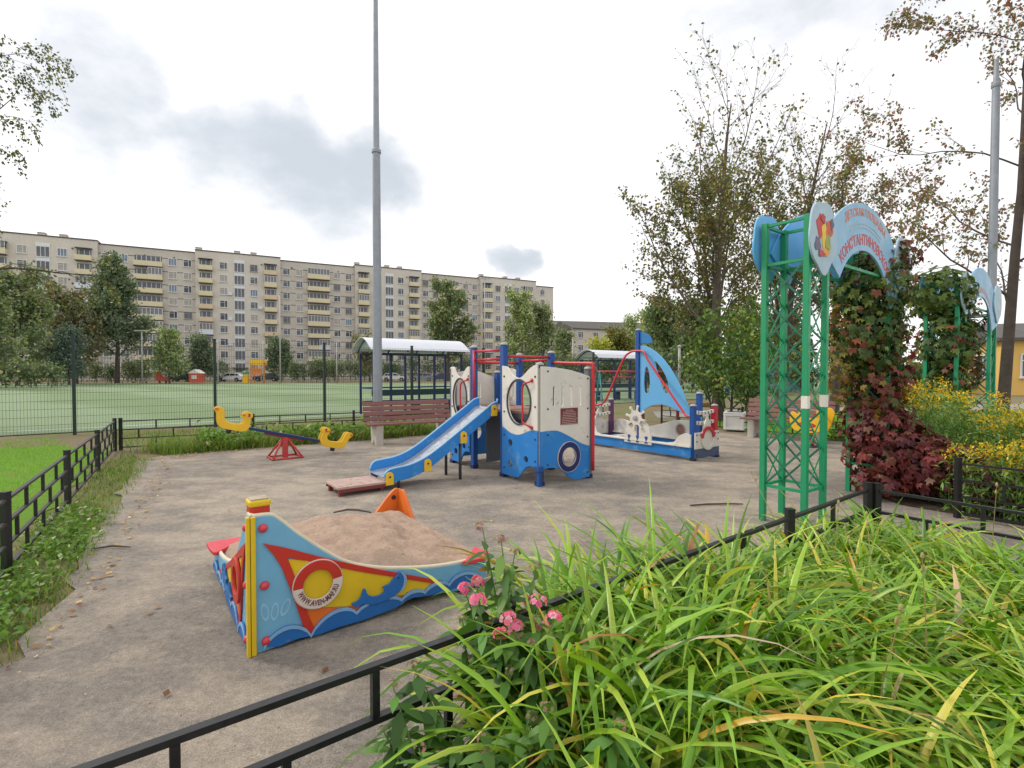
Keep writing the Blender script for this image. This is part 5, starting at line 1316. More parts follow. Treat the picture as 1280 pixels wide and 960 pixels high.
# ------------------------------------------------------------------ garden gates
M_GGRN = paint('gate_green', (24, 146, 96), .42, .12, 6, (60, 100, 80), .72, 16)
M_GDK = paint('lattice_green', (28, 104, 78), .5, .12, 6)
M_GSIGN = paint('sign_pale_blue', (136, 184, 216), .42, .1, 2)
M_GBACK = paint('sign_back_blue', (96, 174, 226), .45, .06, 2)
M_GPET = paint('sign_petal', (162, 190, 206), .45, .1, 3)
M_LRED = paint('letter_red', (206, 70, 60), .5, .15, 6)
M_LOR = paint('letter_orange', (222, 120, 70), .5, .15, 6)
M_FAINT = paint('letter_faint', (184, 206, 214), .6, .05, 6)
def gate(u0, v0, label, full):
    """local x along the gate (u), y away from the path (v); front plane y=0, back plane y=.4"""
    t = thing('garden_gate', label, 'gate', W(u0, v0), TH, 'green lattice garden gates')
    D, Sx, span = .40, .40, 2.55
    H = 3.0
    for x0 in (0, span-Sx):
        for x in (x0, x0+Sx):
            for y in (0, D):
                b = MB(); b.box((x, y, H/2), (.055, .055, H)); o = b.build('post', M_GGRN, t, bevel=.004)
                if full and x0 == 0 and y == 0:
                    b = MB(); b.box((x, y, 1.22), (.0585, .0585, .12)); b.build('sticker', M_WHITE, o)
        for z in (.36, H-.03, H-.42):
            for a, c in (((x0, 0), (x0+Sx, 0)), ((x0+Sx, 0), (x0+Sx, D)), ((x0+Sx, D), (x0, D)), ((x0, D), (x0, 0))):
                a = Vector((*a, z)); c = Vector((*c, z)); d = (c-a).normalized()*.028
                b = MB(); b.bar(a+d, c-d, .028, .028); b.build('cross_bar', M_GGRN, t)
        for (a, c, nr) in (((x0, 0), (x0+Sx, 0), (0, -1, 0)), ((x0+Sx, 0), (x0+Sx, D), (1, 0, 0)), ((x0+Sx, D), (x0, D), (0, 1, 0)), ((x0, D), (x0, 0), (-1, 0, 0))):
            b = MB(); n = 6; z0, z1 = .38, H-.44; st = (z1-z0)/n; A = Vector((*a, 0)); Cc = Vector((*c, 0)); N = Vector(nr)*.008
            d = (Cc-A).normalized()*.028
            for k in range(n):
                za, zb = z0+k*st, z0+(k+1)*st
                b.bar(A+d+N+Vector((0, 0, za)), Cc-d+N+Vector((0, 0, zb)), .02, .005, up=nr)
                b.bar(A+d-N+Vector((0, 0, zb)), Cc-d-N+Vector((0, 0, za)), .02, .005, up=nr)
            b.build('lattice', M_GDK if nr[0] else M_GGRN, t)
    # bars joining the tower tops
    for y in (0, D):
        b = MB(); b.bar((Sx+.028, y, 2.62), (span-Sx-.028, y, 2.62), .03, .03); b.build('tie_bar', M_GGRN, t)
    cx = span/2
    def sign(y, front):
        M = frame((0, y, 0), (1, 0, 0), (0, 0, 1)) if front else frame((0, y, 0), (1, 0, 0), (0, 0, 1))
        r1, r0, cz = 1.30, .80, 2.02
        arc = lambda r, n=26, a0=.30, a1=PI-.58: [(cx+r*math.cos(a0+(a1-a0)*i/n)*1.0, cz+r*math.sin(a0+(a1-a0)*i/n)) for i in range(n+1)]
        b = MB(); b.plate([arc(r1)+arc(r0)[::-1]], M, .022, bev=.003); sg = b.build('arch_sign', M_GSIGN if front else M_GBACK, t, auto=Q(40))
        for x in (.17, span-.17):
            f = 1 if x < cx else -1
            pet = [(x+f*.30*(1+.05*math.cos(5*q+1))*math.cos(q)*(1-.22*max(0, -math.sin(q))), 2.79+.345*(1+.05*math.cos(5*q+1))*math.sin(q)) for q in [2*PI*k/60 for k in range(60)]]
            b = MB(); b.plate([pet], M @ Matrix.Translation((0, 0, .024 if front else -.024)), .02, bev=.003); pp = b.build('petal_sign', M_GPET if front else M_GBACK, t, auto=Q(40))
            if front and full and f > 0:
                # plain painted bouquet of coloured patches
                rg = random.Random(3 if f > 0 else 9)
                cols = [(198, 52, 40), (236, 196, 50), (204, 84, 44), (104, 96, 120), (150, 160, 60), (176, 50, 50), (226, 160, 40), (92, 88, 110), (190, 60, 60)]
                spots = [(-.09, .10, .075, .12), (0, .02, .06, .14), (.10, .10, .075, .10), (-.14, -.10, .06, .08), (.08, -.05, .06, .09), (-.03, .19, .05, .05), (.03, -.17, .09, .04), (.16, .16, .04, .06), (-.06, -.20, .07, .035)]
                b = MB(); mats = []
                for i, (a, z, rx, rz_) in enumerate(spots):
                    pl = [(x+a+rx*(1+.25*math.sin(3*q+i))*math.cos(q), 2.80+.85*(z+rz_*(1+.2*math.cos(4*q+i))*math.sin(q))) for q in [2*PI*k/22 for k in range(22)]]
                    b.plate([pl], M @ Matrix.Translation((0, 0, .0355+.0006*i)), .003, i, .0004); mats.append(paint('patch', cols[i], .5, .25, 12))
                b.build('painted_picture', mats, pp)
        if front:
            Mf = M @ Matrix.Translation((0, 0, .0125))
            def W2(r): 
                def w(q): a = PI/2-q.x/r; rr = r+q.y; return Vector((cx+rr*math.cos(a), cz+rr*math.sin(a), q.z))
                return w
            if full:
                b = MB(); b.text('ДЕТСКАЯ ПЛОЩАДКА', .115, Mf, .001, 0, W2(1.165), bold=.001, width=1.14); b.build('lettering', M_LOR, sg)
                b = MB(); b.text('КОНСТАНТИНОВСКОЕ', .150, Mf, .001, 0, W2(.865), bold=.003, width=1.42); b.build('lettering', M_LRED, sg)
                b = MB()
                for rr in (1.085, 1.045):
                    for i in range(24):
                        a = PI/2+.42-.035*i; b.bar(Mf @ Vector((cx+rr*math.cos(a), cz+rr*math.sin(a), .001)), Mf @ Vector((cx+rr*math.cos(a-.024), cz+rr*math.sin(a-.024), .001)), .016, .001, up=(0, -1, 0))
                b.build('faded_print', M_FAINT, sg)
            else:
                b = MB(); 
                for i in range(15):
                    a = PI/2+.75-.1*i; b.bar(Mf @ Vector((cx+.92*math.cos(a), cz+.92*math.sin(a), .001)), Mf @ Vector((cx+.92*math.cos(a-.06), cz+.92*math.sin(a-.06), .001)), .09, .001, up=(0, -1, 0))
                b.build('faded_print', paint('letter_washed', (206, 176, 176), .6, .1), sg)
    # front faces the path: local -y; mirror so the lettering reads from there
    sign(-.042, True); sign(D+.042, False)
    return t
gate(5.16, 2.22, 'green lattice garden gate with lettered blue arch over the playground entrance', True)
gate(10.64, 2.30, 'second green lattice gate with a pale washed out arch near the lamp pole', False)

# ------------------------------------------------------------------ team shelters on the pitch
M_ROOF = paint('shelter_roof', (214, 218, 224), .35, .06, 3)
M_POLY = paint('shelter_sheet', (150, 158, 156), .4, .1, 3)
def shelter(loc, rz, L, label):
    t = thing('team_shelter', label, 'shelter', loc, rz, 'team shelters with curved roofs')
    D = 1.25; H = 2.2
    for x in (0, L/3, 2*L/3, L):
        for y in (0, D):
            b = MB(); b.box((x, y, H/2), (.07, .07, H)); b.build('post', M_DNAVY, t)
        b = MB(); pts = [(x, -.25+(D+.5)*k/12, H+.05+.42*math.sin(PI*k/12)) for k in range(13)]; b.tube(pts, .03, 6); b.build('rib', M_DNAVY, t)
    for y in (0, D):
        for z in (H-.02, .45, .95):
            if z == H-.02 or y == D:
                b = MB(); b.bar((.035, y, z), (L-.035, y, z), .05, .05); b.build('rail', M_DNAVY, t)
    for x in (0, L):
        for z in (.45, .95): 
            b = MB(); b.bar((x, .035, z), (x, D-.035, z), .04, .04); b.build('rail', M_DNAVY, t)
    b = MB(); n = 14; prof = [(-.3+(D+.6)*k/n, H+.09+.44*math.sin(PI*k/n)) for k in range(n+1)]
    vs = []
    for x in (-.22, L+.22):
        for y, z in prof: vs.append((x, y, z))
        for y, z in prof: vs.append((x, y, z+.018))
    m = n+1; fs = []
    for k in range(n): fs += [(k, k+1, 2*m+k+1, 2*m+k), (m+k, 3*m+k, 3*m+k+1, m+k+1)]
    fs += [(0, 2*m, 3*m, m), (n, m+n, 3*m+n, 2*m+n)]
    for k in range(n): fs += [(k, m+k, m+k+1, k+1), (2*m+k, 2*m+k+1, 3*m+k+1, 3*m+k)]
    b.add(vs, fs); b.build('roof', M_ROOF, t, auto=Q(35))
    for x in (0, L):
        b = MB(); b.plate([[(y, z-.03) for y, z in prof[1:-1]]], frame((x, 0, 0), (0, 1, 0), (0, 0, 1)), .01, bev=.001); b.build('gable', M_POLY, t)
    b = MB(); b.box((L/2, .35, .46), (L-.3, .36, .045)); b.build('seat', M_NAVY, t)
    b = MB(); b.box((L/2, .58, .78), (L-.3, .04, .22)); b.build('backrest', paint('seat_green', (30, 66, 74), .5, .1), t)
    for x in (.4, L/2, L-.4):
        b = MB(); b.box((x, .35, .22), (.05, .3, .436)); b.build('seat_leg', M_DNAVY, t)
    return t
shelter((-4.75, 17.6, 0), TH, 3.5, 'white roofed blue team shelter behind the lamp post')
shelter((4.55, 27.2, 0), TH, 4.0, 'grey roofed team shelter seen behind the mast of the ship')
shelter((14.2, 33.5, 0), TH, 4.0, 'small far team shelter seen through the gate lattice')

# ------------------------------------------------------------------ swing frames, backboard, hoarding beyond the ship
M_TEAL = paint('tube_teal', (36, 130, 128), .45, .12, 6)
def climbing_frame(loc, rz, label):
    t = thing('swing_set', label, 'swing set', loc, rz)
    H, L = 1.55, 3.0
    for x in (0, L):
        for s in (-1, 1):
            b = MB(); b.tube([(x, s*.62, 0), (x, s*.03, H)], .026, 8); b.build('leg', M_TEAL, t, smooth=True)
        b = MB(); b.tube([(x, -.38, .6), (x, .38, .6)], .02, 8); b.build('brace', M_TEAL, t, smooth=True)
    b = MB(); b.tube([(-.1, 0, H), (L+.1, 0, H)], .03, 8); b.build('top_bar', M_RED, t, smooth=True)
    b = MB(); b.tube([(.5, .0, H-.22), (1.3, 0, H-.22)], .024, 8); b.build('lower_bar', M_RED, t, smooth=True)
    for x in (.5, 1.3, 2.0, 2.6):
        b = MB(); b.tube([(x, 0, H), (x, 0, .45 if x > 1.6 else H-.24)], .01, 5); b.build('hanger', M_DGREY, t)
    b = MB(); b.box((2.3, 0, .44), (.72, .2, .035)); b.build('swing_seat', M_NAVY, t)
    return t
climbing_frame((3.35, 19.6, 0), Q(4), 'low swing frame of red bar and teal legs behind the ship')
t = thing('balance_beam', 'pale orange balance beam on short posts behind the ship sail', 'balance beam', (3.9, 16.0, 0), Q(2))
b = MB(); b.tube([(0, 0, .5), (2.6, 0, .5)], .06, 10); b.build('beam', paint('beam_orange', (206, 150, 96), .6, .15), t, smooth=True)
for x in (.2, 1.3, 2.4):
    b = MB(); b.box((x, 0, .22), (.08, .08, .44)); b.build('post', M_BROWN, t)
t = thing('basketball_hoop', 'basketball backboard with white rim on a slim post by the poplars', 'basketball hoop', (10.2, 23.0, 0), Q(-8))
b = MB(); b.tube([(.45, .3, 0), (.45, .3, 3.0)], .05, 8); b.build('post', M_ZINC, t, smooth=True)
b = MB(); b.box((0, .05, 2.45), (1.05, .04, .75)); b.build('backboard', paint('board_green', (58, 120, 96), .5, .15), t)
b = MB(); b.bar((.45, .26, 2.5), (.1, .08, 2.5), .05, .05); b.build('arm', M_ZINC, t)
b = MB(); b.tube([(.0+.23*math.cos(a), -.25+.23*math.sin(a), 2.2) for a in np.linspace(0, 2*PI, 20, False)], .014, 6, closed=True); b.build('rim', M_WHITE, t, smooth=True)
b = MB()
for k in range(12):
    a = 2*PI*k/12
    for s in (1, -1):
        c = a+s*.5; b.tube([(.22*math.cos(a), -.25+.22*math.sin(a), 2.19), (.13*math.cos(c), -.25+.13*math.sin(c), 1.82)], .007, 4)
b.build('net', M_WHITE, t)
t = thing('hoarding', 'pale blue board fence far behind the gate lattice', 'hoarding', (17.2, 36.5, 0), TH)
for k in range(5):
    b = MB(); b.box((1.6*k+.8, 0, .85), (1.56, .04, 1.5)); b.build('board', paint('board_blue', (122, 158, 200), .5, .12, 2), t)
for k in range(6):
    b = MB(); b.box((1.6*k, .06, .85), (.07, .07, 1.7)); b.build('post', M_ZINC, t)

# ------------------------------------------------------------------ play tower and playthings beyond the pitch
t = thing('climbing_tower', 'yellow and orange climbing tower at the far edge of the pitch', 'climbing tower', (px(317, 75), 75, 0), Q(8))
M_CY = paint('far_yellow', (236, 186, 30), .45, .1); M_CO = paint('far_orange', (214, 128, 50), .45, .1); M_CG = paint('far_green', (62, 132, 92), .45, .1); M_CR = paint('far_red', (200, 90, 66), .5, .1)
for x in (-.1, 1.3):
    for y in (-.7, .7):
        b = MB(); b.box((x, y, 1.6), (.12, .12, 3.2)); b.build('post', M_CO, t)
b = MB(); b.box((.6, 0, 1.2), (1.5, 1.5, .1)); b.build('platform', M_CR, t)
b = MB(); b.box((.6, -.76, 1.75), (1.4, .06, .8)); b.build('wall', M_CO, t)
b = MB(); b.plate([[(-.4, 2.7), (1.6, 2.6), (1.6, 3.3), (-.1, 3.5)]], frame((0, -.8, 0), (1, 0, 0), (0, 0, 1)), .08); b.plate([[(-.4, 2.7), (1.6, 2.6), (1.6, 3.3), (-.1, 3.5)]], frame((0, .8, 0), (1, 0, 0), (0, 0, 1)), .08); b.box((.6, 0, 3.0), (1.6, 1.5, .08)); b.build('roof', M_CY, t)
b = MB(); b.tube([(-.9, -.5, .02), (-.9, -.5, 1.3)], .42, 12); b.build('tube', M_CY, t)
b = MB(); b.lathe([(.5, 0), (.42, .3), (.15, .5)], (-.9, -.5, 1.32), 12); b.build('tube_cap', M_CG, t)
t = thing('play_hut', 'small red play hut with white posts at the far edge of the pitch', 'play hut', (px(246, 73), 73, 0), 0)
b = MB(); b.box((0, 0, .75), (1.5, 1.2, 1.3)); b.build('wall', M_CR, t)
b = MB(); b.prism([(-.9, 1.42), (.9, 1.42), (0, 2.0)], frame((0, .7, 0), (1, 0, 0), (0, 0, 1)), 1.4); b.build('roof', M_WHITE, t)
b = MB(); b.box((0, -.62, .9), (.7, .04, .5)); b.build('window', M_WHITE, t)
t = thing('play_rocker', 'small orange figure shaped rocker at the far edge of the pitch', 'rocker', (px(203, 73), 73, 0), 0)
b = MB(); b.plate([smooth2([(-.8, .4), (.9, .35), (.9, .8), (.2, .9), (-.2, 1.6), (-.7, 1.8), (-.9, 1.2)], 4, True)], frame((0, 0, 0), (1, 0, 0), (0, 0, 1)), .3); b.build('body', M_CR, t)
b = MB(); b.box((-.4, 0, .2), (.1, .3, .45)); b.box((.5, 0, .2), (.1, .3, .45)); b.build('base', M_DGREY, t)
def thin_pole(x, z, h, top, label):
    t = thing('field_pole', label, 'pole', (px(x, z), z, 0), 0, 'thin poles along the far side of the pitch')
    b = MB(); b.tube([(0, 0, 0), (0, 0, h)], [.11, .08], 8); b.build('pole', M_CAP, t, smooth=True)
    if top: b = MB(); b.box((0, 0, h+.05), (2.0, .2, .16)); b.build('cross_bar', M_CAP, t)
    else: b = MB(); b.lathe([(.12, 0), (.13, .08), (.03, .16)], (0, 0, h), 8); b.build('cap', M_CAP, t)
thin_pole(178, 70, 7.2, True, 'thin pale pole with a T shaped top before the small round tree')
thin_pole(272.5, 70, 6.2, False, 'thickish pale pole beside the parked white estate car')
thin_pole(329.5, 72, 6.2, False, 'thin pale pole close to the yellow climbing tower')
thin_pole(350.5, 72, 12.5, False, 'very tall thin pole before the dark green tree')
thin_pole(421, 74, 6.0, False, 'thin pale pole under the wide yellow balconies')
thin_pole(606, 82, 16.5, True, 'tall pale lamp pole to the right of the tall leafy green tree')
thin_pole(557, 74, 6.0, False, 'thin pale pole at the end of the white shelter roof')
thin_pole(716, 60, 5.5, False, 'pale pole in front of the low pale house')
thin_pole(795, 50, 5.0, False, 'pale pole close to the ship mast')
thin_pole(849, 34, 3.2, False, 'short pale pole behind the sail of the ship')

# ------------------------------------------------------------------ cars
M_TYRE = paint('tyre', (24, 24, 26), .8, .1); M_RIM = paint('rim', (150, 152, 156), .35, .1, metal=.6); M_GLASS = paint('car_glass', (34, 42, 52), .12, .1)
M_LAMP = paint('lamp_clear', (206, 208, 210), .2, .05); M_TAIL = paint('lamp_tail', (150, 24, 26), .3, .05)
def car(x, z, rz, label, body_mat, hatch=False):
    t = thing('parked_car', label, 'car', (px(x, z), z, 0), rz, 'cars parked before the apartment block')
    low = smooth2([(-2.15, .35), (-2.2, .62), (-2.1, .86), (-1.2, .95), (1.2, .96), (2.0, .98 if hatch else .94), (2.2, .85), (2.22, .5), (2.15, .33)], 3)
    arch = []
    for cx in (1.32, -1.32):
        arch += [(cx+.36*math.cos(a), .32+.36*math.sin(a)) for a in [PI*i/9 for i in range(10)]]
    b = MB(); b.plate([low+[(1.75, .22)]+[(x_, max(.22, z_)) for x_, z_ in arch]+[(-1.9, .22)]], frame((0, 0, 0), (1, 0, 0), (0, 0, 1)), 1.74, bev=.06); b.build('body', body_mat, t, auto=Q(35))
    rf = [(-1.15, .93), (-.45, 1.42), (.0, 1.47), (.9, 1.46), (1.5, 1.38), (2.08 if hatch else 1.85, .96)]
    b = MB()
    vs = [(x_, s*(.80-.16*(z_-.93)/.5), z_) for s in (-1, 1) for x_, z_ in rf]; n = len(rf)
    b.add(vs, [tuple(range(n)), tuple(range(2*n-1, n-1, -1))]+[(i+1, i, n+i, n+i+1) for i in range(n-1)]); cb = b.build('cabin', body_mat, t)
    for s in (-1, 1):
        b = MB()
        for q in ([(-.92, 1.0), (-.40, 1.36), (.15, 1.39), (.15, 1.0)], [(.22, 1.0), (.22, 1.39), (.95, 1.38), (1.1, 1.0)], [(1.17, 1.0), (1.02, 1.37), (1.42, 1.33), (1.72, 1.02)]):
            pts = [(x_, s*(.806-.16*(z_-.93)/.5), z_) for x_, z_ in q]; b.add(pts, [(0, 1, 2, 3)])
        b.build('side_window', M_GLASS, t)
    b = MB(); b.add([(-1.125, -.68, .965), (-1.125, .68, .965), (-.49, .60, 1.4), (-.49, -.60, 1.4)], [(0, 1, 2, 3)]); b.build('windscreen', M_GLASS, t)
    for cx in (1.32, -1.32):
        for s in (-1, 1):
            M = Matrix.Translation((cx, s*.74, .31)) @ Matrix.Rotation(PI/2, 4, 'X')
            b = MB(); b.lathe([(.2, -.1), (.31, -.1), (.31, .1), (.2, .1)], (0, 0, 0), 18, 0, M); w = b.build('wheel', M_TYRE, t)
            b = MB(); b.lathe([(.19, -.115), (.1, -.105), (.19, .115)], (0, 0, 0), 12, 0, M); b.build('rim', M_RIM, w)
    for s in (-.62, .62):
        b = MB(); b.box((-2.16, s, .70), (.1, .34, .14)); b.build('headlight', M_LAMP, t); b = MB(); b.box((2.2, s, .78), (.06, .3, .16)); b.build('tail_light', M_TAIL, t)
    return t
car(288, 88, Q(6), 'white estate car parked beside the yellow climbing tower', paint('car_white', (224, 226, 228), .25, .04), True)
car(334, 90, Q(8), 'dark car half hidden by shrubs right of the climbing tower', paint('car_dark', (70, 84, 92), .25, .05))
car(228, 88, Q(4), 'dark grey car half hidden behind the red play hut', paint('car_charcoal', (84, 90, 94), .25, .05))
car(493, 92, Q(186), 'white saloon car seen under the white shelter roof', paint('car_pearl', (226, 226, 224), .25, .04))
car(527, 94, Q(8), 'grey hatchback parked beside the white saloon car', paint('car_grey', (134, 140, 150), .25, .05), True)
car(552, 96, Q(8), 'dark blue car at the foot of the tall leafy green tree', paint('car_blue', (60, 76, 104), .25, .05), True)

# ------------------------------------------------------------------ nine-storey block
def b_wall(col, seams):
    m, nt, bs, out = newmat('wall_panel'); co = coords(nt)
    n1 = noise(nt, co, .12, 6, .65); n2 = noise(nt, co, 2.5, 5, .7)
    c = mixc(nt, 1.0, lin(col), ramp(nt, n1, [(.3, G(.86)), (.7, G(1.06))]), 'MULTIPLY')
    c = mixc(nt, 1.0, c, ramp(nt, n2, [(.3, G(.9)), (.7, G(1.06))]), 'MULTIPLY')
    if seams:
        sp = node(nt, 'ShaderNodeSeparateXYZ'); nt.links.new(co, sp.inputs[0])
        f = node(nt, 'ShaderNodeMath', operation='MODULO'); f.inputs[1].default_value = 2.8
        nt.links.new(sp.outputs['Z'], f.inputs[0])
        g = node(nt, 'ShaderNodeMath', operation='COMPARE'); g.inputs[1].default_value = .62; g.inputs[2].default_value = .09
        nt.links.new(f.outputs[0], g.inputs[0]); c = mixc(nt, g.outputs[0], c, lin((110, 104, 98)))
    nt.links.new(c, bs.inputs['Base Color']); bs.inputs['Roughness'].default_value = .9
    return m
M_WALLA = b_wall((206, 199, 187), False); M_WALLB = b_wall((196, 188, 177), True); M_ROOFD = paint('roof_felt', (92, 88, 84), .9, .2, 1)
M_FRAME = paint('window_white', (214, 216, 216), .5, .06, 1); M_PANE = paint('window_glass', (92, 96, 102), .15, .4, .35); M_CURT = paint('window_curtain', (126, 124, 120), .6, .3, .3); M_WOODF = paint('window_brown', (164, 156, 148), .6, .1, 1)
M_BALY = paint('balcony_yellow', (212, 201, 166), .8, .1, 1, (188, 177, 146), .6, 2); M_BALW = paint('balcony_white', (208, 212, 220), .6, .06, 1); M_BALB = paint('balcony_peach', (208, 188, 156), .8, .1, 1); M_LOGG = paint('loggia_dark', (104, 96, 88), .9, .2, 1)
M_PDK = paint('window_dark', (58, 62, 68), .12, .3, .4); M_PBL = paint('window_bluish', (112, 128, 146), .12, .3, .3); M_PLT = paint('window_blind', (164, 158, 148), .5, .25, .4)
def window_mesh(w, h, fm, pm, mull=2):
    b = MB(); t = .09
    b.box((0, .0, 0), (w-.02, .03, h-.02), mi=1)
    for x in (-w/2, w/2): b.box((x, -.03, 0), (t, .10, h+t), mi=0)
    for z in (-h/2, h/2): b.box((0, -.03, z), (w-t, .10, t), mi=0)
    if mull == 2: b.box((w*.12, -.025, 0), (.075, .08, h-t), mi=0); b.box((-w*.2, -.025, h*.22), (w*.55, .07, .06), mi=0)
    else:
        for k in range(1, mull): b.box((-w/2+w*k/mull, -.025, 0), (.075, .08, h-t), mi=0)
    b.box((0, -.09, -h/2-.08), (w+.2, .22, .05), mi=0)
    return b.mesh('window', [fm, pm])
def apartment_block():
    O = Vector((-90.6, 100, 0)); ang = math.atan2(.455, .891)
    t = thing('apartment_block', 'long nine storey grey apartment block with pale yellow balconies', 'apartment block', O, ang)
    FH, Z0, NF, D = 2.8, 1.2, 9, 13.0; HT = 28.0
    rg = random.Random(77); wins = []; bals = []; stairs = []
    secs = [('B', -25.6, -8.8), ('A', -8.8, 8.0), ('B', 8.0, 24.8), ('A', 24.8, 41.6), ('B', 41.6, 58.4), ('A', 58.4, 75.2), ('B', 75.2, 92.0), ('A', 92.0, 109.6), ('E', 109.6, 115.8)]
    for kind, x0, x1 in secs:
        y = 0 if kind == 'A' else .75 if kind == 'B' else .5; h = HT if kind != 'B' else HT-.45
        if kind == 'E': h = HT-1.2
        b = MB(); b.box(((x0+x1)/2, y+D/2, h/2), (x1-x0, D, h)); b.build('wall', M_WALLB if kind == 'B' else M_WALLA, t)
        b = MB(); b.box(((x0+x1)/2, y+D/2, h+.12), (x1-x0+.16, D+.3, .2)); b.build('parapet', M_ROOFD, t)
        for xr in ((x0+.6, x0+8.0, x1-5.5) if kind == 'A' else ()):
            b = MB(); b.box((xr, y+1.2, h+.45), (1.1, 1.2, .6)); b.box((xr, y+1.2, h+.80), (1.3, 1.5, .1)); b.build('roof_vent', M_WALLA, t)
        for k in range(3 if kind != 'E' else 1):
            b = MB(); b.tube([(x0+2.5+k*5.2, y-.02, 26.1), (x0+2.5+k*5.2, y+.1, 26.1)], .22, 8); b.build('attic_vent', M_PANE, t)
        cols = {'A': [('b', 1.95), ('w', 5.3), ('s', 8.4), ('w', 11.3), ('b', 14.7)], 'B': [('w', 1.3), ('w', 4.1), ('B', 8.35), ('w', 12.6), ('w', 15.3)], 'E': [('w', 2.4)]}[kind]
        for c, dx in cols:
            for f in range(NF):
                z = Z0+f*FH
                if c == 'w': wins.append((x0+dx, y, z+1.55))
                elif c == 's': stairs.append((x0+dx, y, z+1.2 + (0 if f < 8 else 0)))
                else: bals.append((x0+dx, y, z, c == 'B'))
    wm = [window_mesh(1.45, 1.5, M_FRAME, M_PANE), window_mesh(1.45, 1.5, M_FRAME, M_CURT), window_mesh(1.45, 1.5, M_WOODF, M_PANE), window_mesh(1.45, 1.5, M_FRAME, M_PDK), window_mesh(1.45, 1.5, M_FRAME, M_PBL, 3), window_mesh(1.45, 1.5, M_FRAME, M_PLT)]
    wins.sort(key=lambda w: w[0]+90*abs(w[2]-16)/90+(40 if w[0] < -8 else 0))
    for i, (x, y, z) in enumerate(wins[:100]): part('window', wm[rg.choice((0, 0, 1, 1, 2, 3, 3, 4, 5, 5))], t, (x, y-.015, z))
    b = MB()
    for (x, y, z) in wins[100:]:
        m = wm[rg.choice((0, 0, 1, 2, 3, 4, 5))]; pm = {M_PANE.name: 1, M_CURT.name: 2, M_PDK.name: 4, M_PBL.name: 5, M_PLT.name: 6}[m.materials[1].name]
        for p in m.polygons: b.add([Vector(m.vertices[i].co)+Vector((x, y-.015, z)) for i in p.vertices], [tuple(range(len(p.vertices)))], (3 if m.materials[0] == M_WOODF else 0) if p.material_index == 0 else pm)
    o = b.build('windows', [M_FRAME, M_PANE, M_CURT, M_WOODF, M_PDK, M_PBL, M_PLT], t); o['kind'] = 'stuff'; o['label'] = 'remaining windows of the farther facade'
    sm = window_mesh(2.0, 2.0, M_FRAME, M_PANE, 3); sp_ = MB(); sp_.box((0, 0, 0), (2.16, .09, .60)); sp_ = sp_.mesh('spandrel', M_FRAME)
    for (x, y, z) in stairs: part('spandrel', sp_, part('stair_window', sm, t, (x, y-.015, z+.2)), (0, -.03, 1.36))
    ac = MB(); ac.box((0, -.2, 0), (.8, .36, .6)); ac = ac.mesh('air_conditioner', M_BALW)
    for (x, y, z) in rg.sample(wins[:100], 14): part('air_conditioner', ac, t, (x+1.25, y, z-.5))
    def balcony(w, style, gl):
        b = MB(); d = 1.05
        b.box((0, -d/2, -.08), (w, d, .16), mi=2)
        fm = {0: 0, 1: 1, 2: 3}[style]
        if w > 4: b.box((-w/4, -d-.02, .5), (w/2, .06, 1.0), mi=0); b.box((w/4, -d-.02, .5), (w/2, .06, 1.0), mi=fm)
        else: b.box((0, -d-.02, .5), (w, .06, 1.0), mi=fm)
        for s in (-1, 1): b.box((s*(w/2-.03), -d/2, .5), (.06, d-.06, 1.0), mi=fm)
        b.box((0, -.01, 1.2), (w-.3, .05, 2.1), mi=4)                       # door and window behind
        for k in range(3 if w < 4 else 6): b.box((-w/2+.5+k*(w-.9)/(2 if w < 4 else 5), -.05, 1.2), (.1, .06, 1.9), mi=1)
        if gl:
            xs = (-w/2, w/2) if w < 4 else ((0, w/2) if gl == 1 else (-w/2, w/2)); a, c = xs
            b.box(((a+c)/2, -d, 1.72), (c-a-.08, .03, 1.4), mi=5)
            n = max(3, round((c-a)/.7))
            for k in range(n+1): b.box((a+.05+(c-a-.1)*k/n, -d-.02, 1.74), (.09, .08, 1.46), mi=1)
            b.box(((a+c)/2, -d-.02, 2.44), (c-a, .1, .1), mi=1); b.box(((a+c)/2, -d-.02, 1.05), (c-a, .1, .1), mi=1)
        return b.mesh('balcony', [M_BALY, M_BALW if style != 0 or gl else M_FRAME, M_LOGG, M_BALB, M_PANE, M_CURT])
    var = [balcony(2.6, 0, 0), balcony(2.6, 1, 2), balcony(2.6, 0, 2), balcony(2.6, 2, 0)]; varB = [balcony(5.0, 0, 0), balcony(5.0, 1, 1), balcony(5.0, 0, 1), balcony(5.0, 0, 2)]
    for i, (x, y, z, wide) in enumerate(sorted(bals)[-100:]):
        part('balcony', (rg.choice([varB[0], varB[0], varB[1], varB[2], varB[3]]) if wide else rg.choice([var[0], var[0], var[0], var[0], var[1], var[2], var[3]])), t, (x, y, z+.25))
    for (kind, x0, x1) in secs:
        if kind == 'A':
            b = MB()
            for dx in (1.95, 14.7): b.box((x0+dx, -.5, 27.1-.85), (2.7, 1.1, .1))
            b.build('balcony_canopy', M_LOGG, t)
            b = MB(); b.box((x0+8.4, -.6, 2.6), (3.2, 1.3, .2)); b.build('entrance_canopy', M_LOGG, t)
    return t
apartment_block()

